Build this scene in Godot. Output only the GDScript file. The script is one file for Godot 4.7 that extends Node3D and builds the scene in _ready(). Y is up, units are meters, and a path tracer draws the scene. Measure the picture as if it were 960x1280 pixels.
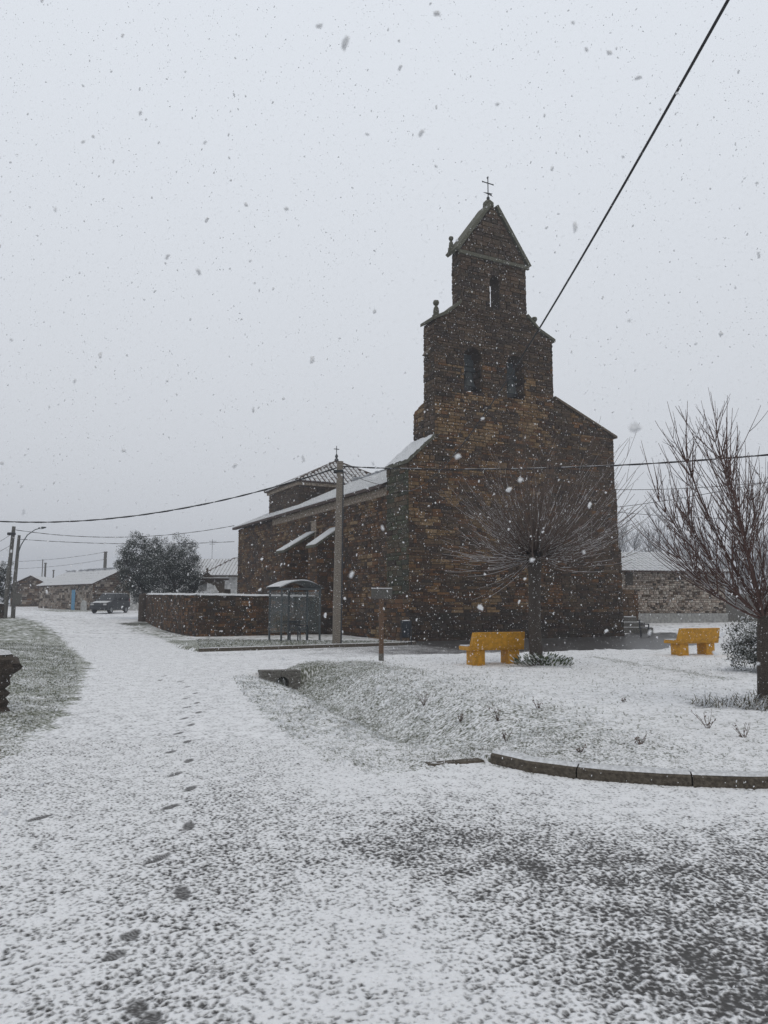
extends Node3D
# Snowy village square with a stone church. World: x right, y up, distance D = -z; the camera stands at the origin.

const EYE := 1.6
const FOCAL := 961.0            # pixels of the 960 x 1280 photograph
const HORIZON := 115.0          # the horizon lies this far below the middle row
const FAC_ANGLE := 27.7

var rng := RandomNumberGenerator.new()
var taken := {}
var M := {}
var n_warp := FastNoiseLite.new()
var n_soft := FastNoiseLite.new()
var n_fine := FastNoiseLite.new()

func _ready() -> void:
	rng.seed = 7
	# ---------- camera
	var cam := Camera3D.new()
	cam.name = "camera"
	var at := CameraAttributesPhysical.new()
	at.frustum_focal_length = 35.0 / (2.0 * (640.0 / FOCAL))
	at.frustum_focus_distance = 24.0
	at.frustum_near = 0.05
	at.frustum_far = 3000.0
	at.exposure_aperture = 9.0
	cam.attributes = at
	cam.fov = rad_to_deg(2.0 * atan(640.0 / FOCAL))
	cam.near = 0.05
	cam.far = 3000.0
	cam.position = Vector3(0, EYE, 0)
	cam.rotation = Vector3(atan(HORIZON / FOCAL), 0, 0)
	add_child(cam)
	cam.fov = rad_to_deg(2.0 * atan(640.0 / FOCAL))
	# ---------- sky, haze, exposure
	var env := Environment.new()
	var sky := Sky.new()
	var sm := ProceduralSkyMaterial.new()
	sm.sky_top_color = Color(0.862, 0.885, 0.917)
	sm.sky_horizon_color = Color(0.785, 0.798, 0.82)
	sm.sky_curve = 0.5
	sm.ground_horizon_color = Color(0.71, 0.73, 0.77)
	sm.ground_bottom_color = Color(0.62, 0.64, 0.68)
	sm.sun_angle_max = 0.0
	sky.sky_material = sm
	env.background_mode = Environment.BG_SKY
	env.sky = sky
	env.tonemap_mode = Environment.TONE_MAPPER_LINEAR
	env.tonemap_exposure = 1.13
	env.fog_enabled = true
	env.fog_mode = Environment.FOG_MODE_EXPONENTIAL
	env.fog_density = 0.0018
	env.fog_light_color = Color(0.86, 0.88, 0.92)
	env.sdfgi_enabled = true
	env.ssao_enabled = true
	env.ssil_enabled = true
	var we := WorldEnvironment.new()
	we.name = "world_environment"
	we.environment = env
	add_child(we)
	# ---------- the veiled sun behind the snow clouds
	var sun := DirectionalLight3D.new()
	sun.name = "sun"
	sun.light_energy = 0.22
	sun.light_angular_distance = 40.0
	sun.light_color = Color(1.0, 0.985, 0.96)
	sun.shadow_enabled = true
	sun.rotation_degrees = Vector3(-68, 25, 0)
	add_child(sun)
	# ---------- the place
	make_noises()
	make_materials()
	make_ground()
	print("ground ", Time.get_ticks_msec())
	make_church()
	print("church ", Time.get_ticks_msec())
	make_walls_and_houses()
	print("houses ", Time.get_ticks_msec())
	make_trees()
	print("trees ", Time.get_ticks_msec())
	make_street_things()
	make_cables()
	make_grass()
	print("grass ", Time.get_ticks_msec())
	make_falling_snow()
	print("done ", Time.get_ticks_msec())

# =====================================================================  helpers
func W(x: float, y: float, D: float) -> Vector3:
	return Vector3(x, y, -D)

# a pixel's direction, met with the level y = h
func gp(u: float, v: float, h := 0.0) -> Vector2:
	var p := atan(HORIZON / FOCAL)
	var x := (u - 480.0) / FOCAL
	var y := -(v - 640.0) / FOCAL
	var ry := y * cos(p) + sin(p)
	var rd := cos(p) - y * sin(p)
	var k := (h - EYE) / ry
	return Vector2(x * k, rd * k)

func pd(u: float, v: float, D: float) -> Vector3:
	var p := atan(HORIZON / FOCAL)
	var x := (u - 480.0) / FOCAL
	var y := -(v - 640.0) / FOCAL
	var k := D / (cos(p) - y * sin(p))
	return W(x * k, EYE + k * (y * cos(p) + sin(p)), D)

func numbered(n: String) -> String:
	if not taken.has(n):
		taken[n] = 0
		return n
	taken[n] += 1
	return "%s_%03d" % [n, taken[n]]

func meta(o: Node, label: String, category := "", group := "", kind := "") -> void:
	if label: o.set_meta("label", label)
	if category: o.set_meta("category", category)
	if group: o.set_meta("group", group)
	if kind: o.set_meta("kind", kind)

func thing(called: String, label: String, category: String, at: Vector3, turn := 0.0, group := "") -> Node3D:
	var o := Node3D.new()
	o.name = numbered(called)
	o.position = at
	o.rotation.y = turn
	add_child(o)
	meta(o, label, category, group)
	return o

func srgb(r: float, g: float, b: float) -> Color:
	return Color(r, g, b).linear_to_srgb()

class MB:
	var v := PackedVector3Array()
	var n := PackedVector3Array()
	var c := PackedColorArray()
	var uv := PackedVector2Array()
	var ix := PackedInt32Array()
	var col := Color(1, 1, 1)
	func add(p: Vector3, nn: Vector3) -> int:
		v.push_back(p); n.push_back(nn); c.push_back(col); uv.push_back(Vector2(p.x, p.z))
		return v.size() - 1
	# corners run counter-clockwise as seen from outside
	func tri(a: Vector3, b: Vector3, d: Vector3) -> void:
		var nn := (b - a).cross(d - a).normalized()
		var i := add(a, nn); add(b, nn); add(d, nn)
		ix.push_back(i); ix.push_back(i + 2); ix.push_back(i + 1)
	func quad(a: Vector3, b: Vector3, d: Vector3, e: Vector3) -> void:
		var nn := (d - a).cross(e - b).normalized()
		var i := add(a, nn); add(b, nn); add(d, nn); add(e, nn)
		for k in [0, 2, 1, 0, 3, 2]: ix.push_back(i + k)
	func box(lo: Vector3, hi: Vector3, t := Transform3D(), bev := 0.0) -> void:
		if bev <= 0.0:
			var p := []
			for k in 8: p.push_back(t * Vector3(hi.x if k & 1 else lo.x, hi.y if k & 2 else lo.y, hi.z if k & 4 else lo.z))
			quad(p[4], p[5], p[7], p[6]); quad(p[1], p[0], p[2], p[3]); quad(p[5], p[1], p[3], p[7])
			quad(p[0], p[4], p[6], p[2]); quad(p[6], p[7], p[3], p[2]); quad(p[0], p[1], p[5], p[4])
			return
		# chamfered box
		var cen := (lo + hi) * 0.5
		var h := (hi - lo) * 0.5
		var q := func(sx, sy, sz, ax):
			var w := Vector3(h.x - (0.0 if ax == 0 else bev), h.y - (0.0 if ax == 1 else bev), h.z - (0.0 if ax == 2 else bev))
			return t * (cen + Vector3(sx * w.x, sy * w.y, sz * w.z))
		for s in [-1, 1]:
			var f := [q.call(s, -1, -1, 0), q.call(s, 1, -1, 0), q.call(s, 1, 1, 0), q.call(s, -1, 1, 0)]
			if s < 0: f.reverse()
			quad(f[0], f[1], f[2], f[3])
			f = [q.call(-1, s, -1, 1), q.call(-1, s, 1, 1), q.call(1, s, 1, 1), q.call(1, s, -1, 1)]
			if s < 0: f.reverse()
			quad(f[0], f[1], f[2], f[3])
			f = [q.call(-1, -1, s, 2), q.call(1, -1, s, 2), q.call(1, 1, s, 2), q.call(-1, 1, s, 2)]
			if s < 0: f.reverse()
			quad(f[0], f[1], f[2], f[3])
		for a in [-1, 1]:
			for b in [-1, 1]:
				_edge([q.call(a, b, -1, 0), q.call(a, b, 1, 0), q.call(a, b, 1, 1), q.call(a, b, -1, 1)], t * cen)
				_edge([q.call(a, -1, b, 0), q.call(a, 1, b, 0), q.call(a, 1, b, 2), q.call(a, -1, b, 2)], t * cen)
				_edge([q.call(-1, a, b, 1), q.call(1, a, b, 1), q.call(1, a, b, 2), q.call(-1, a, b, 2)], t * cen)
				for d in [-1, 1]:
					var x: Vector3 = q.call(a, b, d, 0)
					var y: Vector3 = q.call(a, b, d, 1)
					var z: Vector3 = q.call(a, b, d, 2)
					if (y - x).cross(z - x).dot(x - t * cen) > 0.0: tri(x, y, z)
					else: tri(x, z, y)
	func _edge(f: Array, cen: Vector3) -> void:
		if (f[2] - f[0]).cross(f[3] - f[1]).dot(f[0] - cen) < 0.0: f.reverse()
		quad(f[0], f[1], f[2], f[3])
	# polygon (counter-clockwise in u, v) extruded back from its front plane; U x V = N points out
	func prism(poly: PackedVector2Array, O: Vector3, U: Vector3, N: Vector3, thick: float, V := Vector3.UP) -> void:
		var tr := Geometry2D.triangulate_polygon(poly)
		var f := []
		var b := []
		for p in poly:
			f.push_back(O + U * p.x + V * p.y)
			b.push_back(O + U * p.x + V * p.y - N * thick)
		for k in range(0, tr.size(), 3):
			var i0 := tr[k]; var i1 := tr[k + 1]; var i2 := tr[k + 2]
			if (poly[i1] - poly[i0]).cross(poly[i2] - poly[i0]) < 0.0:
				var s := i1; i1 = i2; i2 = s
			tri(f[i0], f[i1], f[i2])
			tri(b[i0], b[i2], b[i1])
		for k in poly.size():
			var j := (k + 1) % poly.size()
			quad(f[k], b[k], b[j], f[j])
	func tube(pts: PackedVector3Array, rad: PackedFloat32Array, sides: int, cap := true) -> void:
		var start := v.size()
		var side := Vector3.ZERO
		for k in pts.size():
			var d := (pts[mini(k + 1, pts.size() - 1)] - pts[maxi(k - 1, 0)]).normalized()
			if k == 0:
				side = d.cross(Vector3.UP if absf(d.y) < 0.9 else Vector3.RIGHT).normalized()
			else:
				side = (side - d * side.dot(d)).normalized()
			var up := side.cross(d)
			for s in sides:
				var a := TAU * s / sides
				var nn := side * cos(a) + up * sin(a)
				add(pts[k] + nn * rad[k], nn)
		for k in pts.size() - 1:
			for s in sides:
				var a := start + k * sides + s
				var b := start + k * sides + (s + 1) % sides
				for q in [a, b, a + sides, b, b + sides, a + sides]: ix.push_back(q)
		if cap:
			for e in [0, pts.size() - 1]:
				var d := (pts[e] - pts[1 if e == 0 else e - 1]).normalized()
				var m := add(pts[e], d)
				var first := v.size()
				for s in sides: add(v[start + e * sides + s], d)
				for s in sides:
					ix.push_back(m)
					if e == 0: ix.push_back(first + s); ix.push_back(first + (s + 1) % sides)
					else: ix.push_back(first + (s + 1) % sides); ix.push_back(first + s)
	# profile (radius, height) turned round the axis at o
	func lathe(o: Vector3, prof: Array, sides: int, axis := Vector3.UP) -> void:
		var x := axis.cross(Vector3.RIGHT if absf(axis.x) < 0.9 else Vector3.FORWARD).normalized()
		var y := axis.cross(x)
		for k in prof.size() - 1:
			var p: Vector2 = prof[k]
			var q: Vector2 = prof[k + 1]
			for s in sides:
				var a := TAU * s / sides
				var b := TAU * (s + 1) / sides
				var da := x * cos(a) + y * sin(a)
				var db := x * cos(b) + y * sin(b)
				var f := [o + da * p.x + axis * p.y, o + db * p.x + axis * p.y, o + db * q.x + axis * q.y, o + da * q.x + axis * q.y]
				if p.x < 0.0005: tri(f[0], f[2], f[3])
				elif q.x < 0.0005: tri(f[0], f[1], f[2])
				else: quad(f[0], f[1], f[2], f[3])
	func mesh() -> ArrayMesh:
		var a := []
		a.resize(Mesh.ARRAY_MAX)
		a[Mesh.ARRAY_VERTEX] = v; a[Mesh.ARRAY_NORMAL] = n; a[Mesh.ARRAY_COLOR] = c; a[Mesh.ARRAY_TEX_UV] = uv; a[Mesh.ARRAY_INDEX] = ix
		var m := ArrayMesh.new()
		m.add_surface_from_arrays(Mesh.PRIMITIVE_TRIANGLES, a)
		return m

# commit in world coordinates under a parent that is only shifted (not turned)
func put(mb: MB, called: String, mat: Material, parent: Node3D = null, local := false) -> MeshInstance3D:
	var o := MeshInstance3D.new()
	if parent and not local:
		var off := Vector3.ZERO
		var q: Node = parent
		while q is Node3D and q != self:
			off += q.position
			q = q.get_parent()
		for k in mb.v.size(): mb.v[k] -= off
	o.mesh = mb.mesh()
	o.material_override = mat
	o.cast_shadow = GeometryInstance3D.SHADOW_CASTING_SETTING_ON
	if parent:
		o.name = called
		parent.add_child(o, true)
	else:
		o.name = numbered(called)
		add_child(o, true)
	return o

# =====================================================================  materials
func make_noises() -> void:
	n_warp.seed = 3; n_warp.frequency = 0.35; n_warp.fractal_octaves = 3
	n_soft.seed = 11; n_soft.frequency = 0.22; n_soft.fractal_octaves = 4
	n_fine.seed = 23; n_fine.frequency = 2.2; n_fine.fractal_octaves = 3

func noise_tex(freq: float, oct: int, lo: Color, hi: Color, size := 512, seed_ := 1, kind := FastNoiseLite.TYPE_SIMPLEX_SMOOTH) -> NoiseTexture2D:
	var t := NoiseTexture2D.new()
	var f := FastNoiseLite.new()
	f.noise_type = kind
	f.frequency = freq
	f.fractal_octaves = oct
	f.seed = seed_
	t.noise = f
	t.width = size; t.height = size
	t.seamless = true
	var g := Gradient.new()
	g.set_color(0, lo); g.set_color(1, hi)
	g.set_offset(0, 0.22); g.set_offset(1, 0.78)
	t.color_ramp = g
	return t

# colour (linear), roughness, and a grain that multiplies the colour; grain period in metres
func mat(called: String, c: Color, rough: float, grain := 0.0, period := 1.0, bump := 0.0, vcol := false, metal := 0.0) -> StandardMaterial3D:
	var m := StandardMaterial3D.new()
	m.resource_name = called
	m.albedo_color = c.linear_to_srgb()
	m.roughness = rough
	m.metallic = metal
	m.vertex_color_use_as_albedo = vcol
	if grain > 0.0:
		var g := 1.0 - grain
		m.albedo_texture = T["coarse"] if grain < 0.35 else T["strong"]
		m.uv1_triplanar = true
		m.uv1_world_triplanar = true
		m.uv1_scale = Vector3.ONE / period
	if bump > 0.0:
		m.heightmap_enabled = true
		m.heightmap_texture = T["bump"]
		m.heightmap_scale = bump
		m.uv1_triplanar = true
		m.uv1_world_triplanar = true
		m.uv1_scale = Vector3.ONE / period
	M[called] = m
	return m

var T := {}
func make_materials() -> void:
	T["coarse"] = noise_tex(0.012, 5, Color(0.8, 0.8, 0.8), Color(1, 1, 1), 512, 5)
	T["strong"] = noise_tex(0.02, 5, Color(0.62, 0.605, 0.585), Color(1, 1, 1), 512, 9)
	T["bump"] = noise_tex(0.03, 5, Color(0, 0, 0), Color(1, 1, 1), 512, 15)
	mat("stone", Color(1, 1, 1), 0.92, 0.4, 0.9, 0.8, true)
	mat("mortar", Color(0.085, 0.062, 0.045), 0.96, 0.4, 0.8, 0.5)
	mat("mortar_pale", Color(0.40, 0.365, 0.32), 0.96, 0.4, 0.8, 0.5)
	mat("dressed", Color(0.19, 0.15, 0.11), 0.9, 0.4, 0.7, 0.6)
	mat("lichen_stone", Color(0.16, 0.16, 0.12), 0.92, 0.4, 0.5, 0.6)
	mat("plaster", Color(0.42, 0.35, 0.28), 0.9, 0.4, 1.6, 0.3)
	mat("white_render", Color(0.62, 0.62, 0.61), 0.9, 0.2, 2.5, 0.2)
	mat("snow", Color(0.83, 0.85, 0.88), 0.75, 0.2, 0.35, 0.8)
	mat("tile", Color(0.11, 0.075, 0.06), 0.85, 0.4, 0.8, 0.4)
	mat("iron", Color(0.035, 0.037, 0.04), 0.6, 0.0, 1, 0.0, false, 0.3)
	mat("bronze", Color(0.055, 0.065, 0.07), 0.5, 0.4, 0.5, 0.0, false, 0.5)
	mat("old_wood", Color(0.10, 0.085, 0.07), 0.9, 0.4, 0.4, 0.4)
	mat("pole_wood", Color(0.30, 0.265, 0.225), 0.9, 0.4, 0.5, 0.3)
	mat("pole_grey", Color(0.19, 0.185, 0.17), 0.9, 0.4, 0.5, 0.3)
	mat("post_wood", Color(0.20, 0.125, 0.08), 0.85, 0.4, 0.3, 0.2)
	mat("sign_grey", Color(0.12, 0.115, 0.105), 0.7, 0.2, 0.3)
	mat("cable", Color(0.018, 0.018, 0.02), 0.6)
	mat("cable_frost", Color(0.30, 0.30, 0.31), 0.8)
	mat("yellow", Color(0.62, 0.30, 0.012), 0.6, 0.2, 0.8, 0.25)
	mat("concrete", Color(0.22, 0.215, 0.2), 0.92, 0.4, 0.6, 0.5)
	mat("plinth", Color(0.40, 0.40, 0.385), 0.9, 0.2, 1.5, 0.3)
	mat("kerb", Color(0.135, 0.115, 0.09), 0.92, 0.4, 0.5, 0.6)
	mat("galvanised", Color(0.11, 0.125, 0.13), 0.55, 0.2, 0.5, 0.0, false, 0.4)
	mat("dark_metal", Color(0.03, 0.034, 0.04), 0.5)
	mat("bin", Color(0.014, 0.02, 0.03), 0.5)
	mat("blue_paint", Color(0.13, 0.36, 0.58), 0.6, 0.2, 0.6)
	mat("bark", Color(0.115, 0.095, 0.08), 0.95, 0.4, 0.25, 1.2)
	mat("shoot", Color(0.115, 0.085, 0.07), 0.85)
	mat("red_shoot", Color(0.095, 0.052, 0.042), 0.8)
	mat("far_branch", Color(0.10, 0.095, 0.09), 0.9)
	mat("leaf", Color(1, 1, 1), 0.75, 0.0, 1, 0.0, true)
	M["leaf"].backlight_enabled = true
	M["leaf"].backlight = Color(0.25, 0.25, 0.25)
	mat("grass", Color(1, 1, 1), 0.85, 0.0, 1, 0.0, true)
	mat("car_paint", Color(0.012, 0.015, 0.02), 0.45)
	M["car_paint"].clearcoat_enabled = true
	M["car_paint"].clearcoat = 0.25
	mat("car_glass", Color(0.012, 0.014, 0.016), 0.08)
	mat("rubber", Color(0.015, 0.015, 0.016), 0.8)
	mat("rim", Color(0.3, 0.31, 0.32), 0.4, 0.0, 1, 0.0, false, 0.7)
	mat("lamp_glass", Color(0.5, 0.5, 0.5), 0.15)
	mat("tail_red", Color(0.25, 0.01, 0.01), 0.2)
	mat("flake", Color(0.9, 0.91, 0.93), 0.8)
	M["flake"].backlight_enabled = true
	M["flake"].backlight = Color(0.5, 0.5, 0.5)
	var gl := StandardMaterial3D.new()
	gl.transparency = BaseMaterial3D.TRANSPARENCY_ALPHA
	gl.albedo_color = Color(0.46, 0.52, 0.52, 0.22)
	gl.roughness = 0.08
	M["pane"] = gl
# =====================================================================  ground
var DITCH := PackedVector2Array([Vector2(-2.52, 18.75), Vector2(-1.15, 15.7), Vector2(-0.31, 12.9), Vector2(0.31, 11.1), Vector2(0.72, 9.9), Vector2(0.95, 8.75)])
var KERB := PackedVector2Array([Vector2(1.06, 7.98), Vector2(1.35, 7.58), Vector2(1.86, 7.2), Vector2(2.55, 6.98), Vector2(3.29, 6.88), Vector2(4.2, 6.9), Vector2(5.2, 7.1), Vector2(6.6, 7.6)])
var VERGE_KERB := PackedVector2Array([Vector2(-6.2, 26.2), Vector2(-3.82, 27.55), Vector2(-1.78, 28.85), Vector2(0.62, 30.2), Vector2(1.3, 31.2)])
var P_LEFT := PackedVector2Array([Vector2(-3.5, -3), Vector2(-3.7, 5), Vector2(-3.87, 7.99), Vector2(-4.23, 9.94), Vector2(-5.17, 13.2), Vector2(-6.66, 17.5), Vector2(-7.9, 21), Vector2(-9.42, 24.2), Vector2(-15.1, 36.2), Vector2(-21.8, 49.2), Vector2(-27.5, 57.5), Vector2(-36, 62), Vector2(-80, 62), Vector2(-80, -3)])
var P_BANK := PackedVector2Array([Vector2(-3.29, 16.96), Vector2(-2.75, 14.8), Vector2(-2.19, 12.67), Vector2(-1.31, 9.94), Vector2(-0.48, 7.99), Vector2(-0.07, 7.4), Vector2(0.47, 7.73), Vector2(1.0, 8.1), Vector2(0.95, 8.75), Vector2(0.72, 9.9), Vector2(0.31, 11.1), Vector2(-0.31, 12.9), Vector2(-1.15, 15.7), Vector2(-2.52, 18.75), Vector2(-3.1, 18.2)])
var P_PLAZA := PackedVector2Array([Vector2(1.06, 7.98), Vector2(1.35, 7.58), Vector2(1.86, 7.2), Vector2(2.55, 6.98), Vector2(3.29, 6.88), Vector2(4.2, 6.9), Vector2(5.2, 7.1), Vector2(6.6, 7.6), Vector2(9, 8.6), Vector2(20, 13), Vector2(22, 30), Vector2(13.2, 29.2), Vector2(9.5, 26.9), Vector2(5.5, 25.0), Vector2(2.6, 24.0), Vector2(0.4, 23.2), Vector2(-1.1, 22.0), Vector2(-2.0, 20.4), Vector2(-2.52, 18.75), Vector2(-1.15, 15.7), Vector2(-0.31, 12.9), Vector2(0.31, 11.1), Vector2(0.72, 9.9), Vector2(0.95, 8.75)])
var P_SHELTER := PackedVector2Array([Vector2(-6.2, 26.2), Vector2(-3.82, 27.55), Vector2(-1.78, 28.85), Vector2(0.62, 30.2), Vector2(1.3, 31.2), Vector2(1.1, 33.6), Vector2(-4, 42), Vector2(-9, 50), Vector2(-17.2, 56), Vector2(-17.0, 51), Vector2(-13.4, 41.4), Vector2(-10.06, 34.9), Vector2(-8.4, 31.0), Vector2(-7.2, 28.0)])
var P_WET := PackedVector2Array([Vector2(1.4, 30.6), Vector2(3.0, 27.4), Vector2(6, 26.0), Vector2(9.5, 27.6), Vector2(12.5, 31.0), Vector2(14.5, 36.5), Vector2(15.5, 42), Vector2(13.0, 41.5), Vector2(12, 40), Vector2(1.0, 34)])
var P_STREET := PackedVector2Array([Vector2(-7.0, 25.8), Vector2(-2.5, 20.2), Vector2(0.2, 23.4), Vector2(5, 25.0), Vector2(10, 27), Vector2(10, 33), Vector2(1, 33), Vector2(-2, 28.6)])
var P_DARK_GROUND := PackedVector2Array([Vector2(-17.4, 51.0), Vector2(-15.9, 51.8), Vector2(-14.5, 48.8), Vector2(-15.5, 47.0), Vector2(-16.2, 48.6)])  # dark patch by the wall end, nearly without snow
var P_GRASS_SPOT := PackedVector2Array([Vector2(-31, 74), Vector2(-27, 74.5), Vector2(-27, 79), Vector2(-34, 84), Vector2(-36, 80)])

func seg_dist(p: Vector2, line: PackedVector2Array) -> Vector3:   # distance, side (+ to the right of travel), length run
	var best := 1e9
	var side := 0.0
	var run := 0.0
	var at := 0.0
	for k in line.size() - 1:
		var a := line[k]
		var d := line[k + 1] - a
		var l := d.length()
		var t := clampf((p - a).dot(d) / (l * l), 0.0, 1.0)
		var q := p - (a + d * t)
		var e := q.length_squared()
		if e < best:
			best = e
			side = d.x * q.y - d.y * q.x
			at = run + t * l
		run += l
	return Vector3(sqrt(best), side, at)

func gy(x: float, D: float) -> float:
	var hl := 0.0
	if D > 28.0:
		var e := minf(D, 95.0) - 28.0
		hl = 0.014 * e + 0.0001 * e * e
	var hr := 0.42 * smoothstep(38.0, 52.0, D)
	var h := lerpf(hr, hl, 1.0 - smoothstep(-10.0, 1.0, x))
	var p := Vector2(x, D)
	if D < 34.0 and D > 5.0:
		if x > -5.0 and D < 26.0 and D > 6.0:
			var s := seg_dist(p, DITCH)
			if s.x < 3.5:
				var on := smoothstep(0.0, 0.12, (p - DITCH[0]).dot((DITCH[1] - DITCH[0]).normalized()))
				var w := 0.52 if s.y < 0.0 else 0.9
				var dep := lerpf(0.52, 0.40, clampf(s.z / 9.0, 0.0, 1.0)) * (1.0 - smoothstep(9.2, 10.6, s.z))
				var bowl := exp(-pow(s.x / w, 2.0))
				h -= dep * bowl * on
				h += 0.10 * smoothstep(0.5, 1.6, s.x) * (1.0 - smoothstep(1.9, 3.5, s.x)) * on * (1.0 if s.y > 0.0 else 0.35) * (1.0 - smoothstep(7.6, 9.6, s.z))
			if Geometry2D.is_point_in_polygon(p, P_PLAZA):
				var kd := 1.0 if D > 10.0 else smoothstep(0.06, 0.11, seg_dist(p, KERB).x)
				h += 0.10 * smoothstep(0.0, 1.2, s.x) * kd
				h += (0.03 * n_warp.get_noise_2d(x * 3.0, D * 3.0) * smoothstep(0.0, 1.0, s.x) + 0.02 * n_fine.get_noise_2d(x, D)) * (1.0 if D > 10.0 else smoothstep(0.1, 1.0, seg_dist(p, KERB).x))
			elif Geometry2D.is_point_in_polygon(p, P_BANK):
				h += 0.02 * n_fine.get_noise_2d(x, D) + 0.02 * n_warp.get_noise_2d(x * 3.0, D * 3.0)
		if D > 25.0 and x > -8.0 and x < 1.5:
			var k := seg_dist(p, VERGE_KERB)
			if Geometry2D.is_point_in_polygon(p, P_SHELTER):
				h += 0.09 * (1.0 - smoothstep(31.5, 33.8, D)) * smoothstep(0.08, 0.2, k.x)
	if x < -3.0 and D < 62.0:
		var q := x + 3.6 + 0.0
		var edge := -3.6 - maxf(0.0, D - 8.0) * 0.36
		h += 0.16 * smoothstep(0.0, 2.5, edge - x) + (0.03 * n_fine.get_noise_2d(x, D) + 0.05 * n_warp.get_noise_2d(x, D)) * smoothstep(0.0, 0.6, edge - x)
	return h

# share of snow, share of grass (else asphalt), wetness
func zone(x0: float, D0: float) -> Vector3:
	var j := 0.18 + 0.004 * D0
	var x := x0 + j * n_warp.get_noise_2d(x0 * 4.0, D0 * 4.0)
	var D := D0 + j * n_warp.get_noise_2d(x0 * 4.0 + 90.0, D0 * 4.0)
	var p := Vector2(x, D)
	var big := n_soft.get_noise_2d(x0 * 2.5, D0 * 2.5)
	if D > 45.0 and D < 54.0 and Geometry2D.is_point_in_polygon(Vector2(x0, D0), P_DARK_GROUND): return Vector3(0.1, 0.5, 0.0)
	if Geometry2D.is_point_in_polygon(p, P_LEFT):
		return Vector3(clampf(0.46 + 0.30 * big + 0.12 * smoothstep(20.0, 9.0, D) + 0.06 * n_fine.get_noise_2d(x0 * 0.3, D0 * 1.5), 0.15, 0.85), 1.0, 0.0)
	if Geometry2D.is_point_in_polygon(p, P_PLAZA):
		var s := seg_dist(p, DITCH).x
		var c := lerpf(0.66, 0.93, smoothstep(0.8, 3.0, s)) + 0.12 * big
		c -= 0.24 * smoothstep(0.22, 0.05, s)
		if D > 21.5: c = minf(c + 0.05, 0.95)
		if s < 2.2 and D > 16.5: c -= 0.22 * smoothstep(16.0, 18.0, D)
		var l := absf((p - Vector2(5.985, 22.47)).dot(Vector2(0.987, 0.163).normalized()))
		if absf(x - lerpf(5.985, 6.9, (22.47 - D) / 6.5)) < 0.16 and D > 15.5 and D < 22.5: c -= 0.28
		return Vector3(clampf(c, 0.2, 0.96), 0.8, 0.0)
	if Geometry2D.is_point_in_polygon(p, P_BANK):
		return Vector3(clampf(0.68 + 0.2 * big + 0.16 * smoothstep(0.3, 1.0, seg_dist(p, DITCH).x), 0.25, 0.9), 1.0, 0.0)
	if Geometry2D.is_point_in_polygon(p, P_SHELTER):
		var c2 := 0.44 + 0.2 * big
		if D > 32.0 + 0.25 * absf(x + 4.0): c2 = 0.8
		if x < -9.0: c2 = 0.62 + 0.2 * big
		return Vector3(clampf(c2, 0.15, 0.9), 1.0, 0.0)
	if Geometry2D.is_point_in_polygon(p, P_WET):
		var r := 0.06 + 0.20 * maxf(0.0, big) + 0.5 * smoothstep(10.5, 14.0, x - (D - 30.0) * 0.5)
		return Vector3(r, 0.0, 1.0)
	if Geometry2D.is_point_in_polygon(p, P_STREET):
		var f := smoothstep(-5.0, 3.0, x) * smoothstep(22.8, 26.0, D)
		return Vector3(lerpf(0.93, 0.34, f) + 0.22 * big, 0.0, f)
	if Geometry2D.is_point_in_polygon(p, P_GRASS_SPOT):
		return Vector3(0.55 + 0.2 * big, 1.0, 0.0)
	# the snowed-over road
	var cov := 0.94 + 0.05 * big
	if D < 12.0:
		cov = 0.88 + 0.08 * big
		cov += 0.07 * smoothstep(8.0, 11.5, D)
		cov += 0.1 * smoothstep(2.6, 0.2, absf(x - 0.4)) * smoothstep(6.4, 7.2, D)
		cov += 0.14 * smoothstep(1.0, 2.6, x) * smoothstep(5.7, 6.5, D)
		cov -= 0.13 * exp(-pow((x + 1.05 + (D - 5.0) * 0.06) / 0.45, 2.0)) * smoothstep(10.5, 7.0, D)
		cov -= 0.05 * smoothstep(-2.2, -3.2, x)
		cov += 0.05 * exp(-pow((x + 0.1) / 0.4, 2.0))
		for e in [[0.95, 4.95, 0.95, 0.6, 0.36], [1.35, 3.72, 0.8, 0.45, 0.40], [0.45, 5.8, 0.7, 0.5, 0.28], [0.0, 5.25, 0.45, 0.35, 0.2], [2.6, 5.0, 0.9, 0.6, 0.28], [2.2, 4.1, 0.8, 0.7, 0.24], [1.7, 3.2, 0.7, 0.4, 0.26], [-1.2, 5.1, 0.5, 0.5, 0.08]]:
			cov -= e[4] * exp(-pow((x - e[0]) / e[2], 2.0) - pow((D - e[1]) / e[3], 2.0)) * (1.0 + 0.7 * n_warp.get_noise_2d(x0 * 6.0, D0 * 6.0 + 40.0))
		cov += 0.10 * exp(-pow((x - 0.3) / 0.5, 2.0) - pow((D - 3.5) / 0.5, 2.0))
	return Vector3(clampf(cov, 0.36, 0.98), 0.0, 0.25)

# footprints: (pixel u, v of the sole's middle, heading to the left or right)
var PRINTS := [[143, 1197, 0.35], [163, 1171, 0.35], [172, 1262, -0.3], [189, 1277, -0.3], [197, 1075, 0.45], [228, 1118, -0.35], [213, 1010, 0.35], [238, 987, 0.1], [236, 1034, -0.2], [219, 969, 0.3], [236, 952, 0.0], [213, 941, 0.3], [234, 928, 0.0], [223, 917, 0.3], [239, 907, 0.0], [230, 899, 0.3], [248, 892, 0.0], [234, 885, 0.3], [246, 880, 0.0], [232, 874, 0.3], [244, 868, 0.0], [234, 860, 0.3], [225, 853, 0.3], [205, 846, 0.3], [200, 851, 0.0], [49, 1024, 0.5]]

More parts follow.
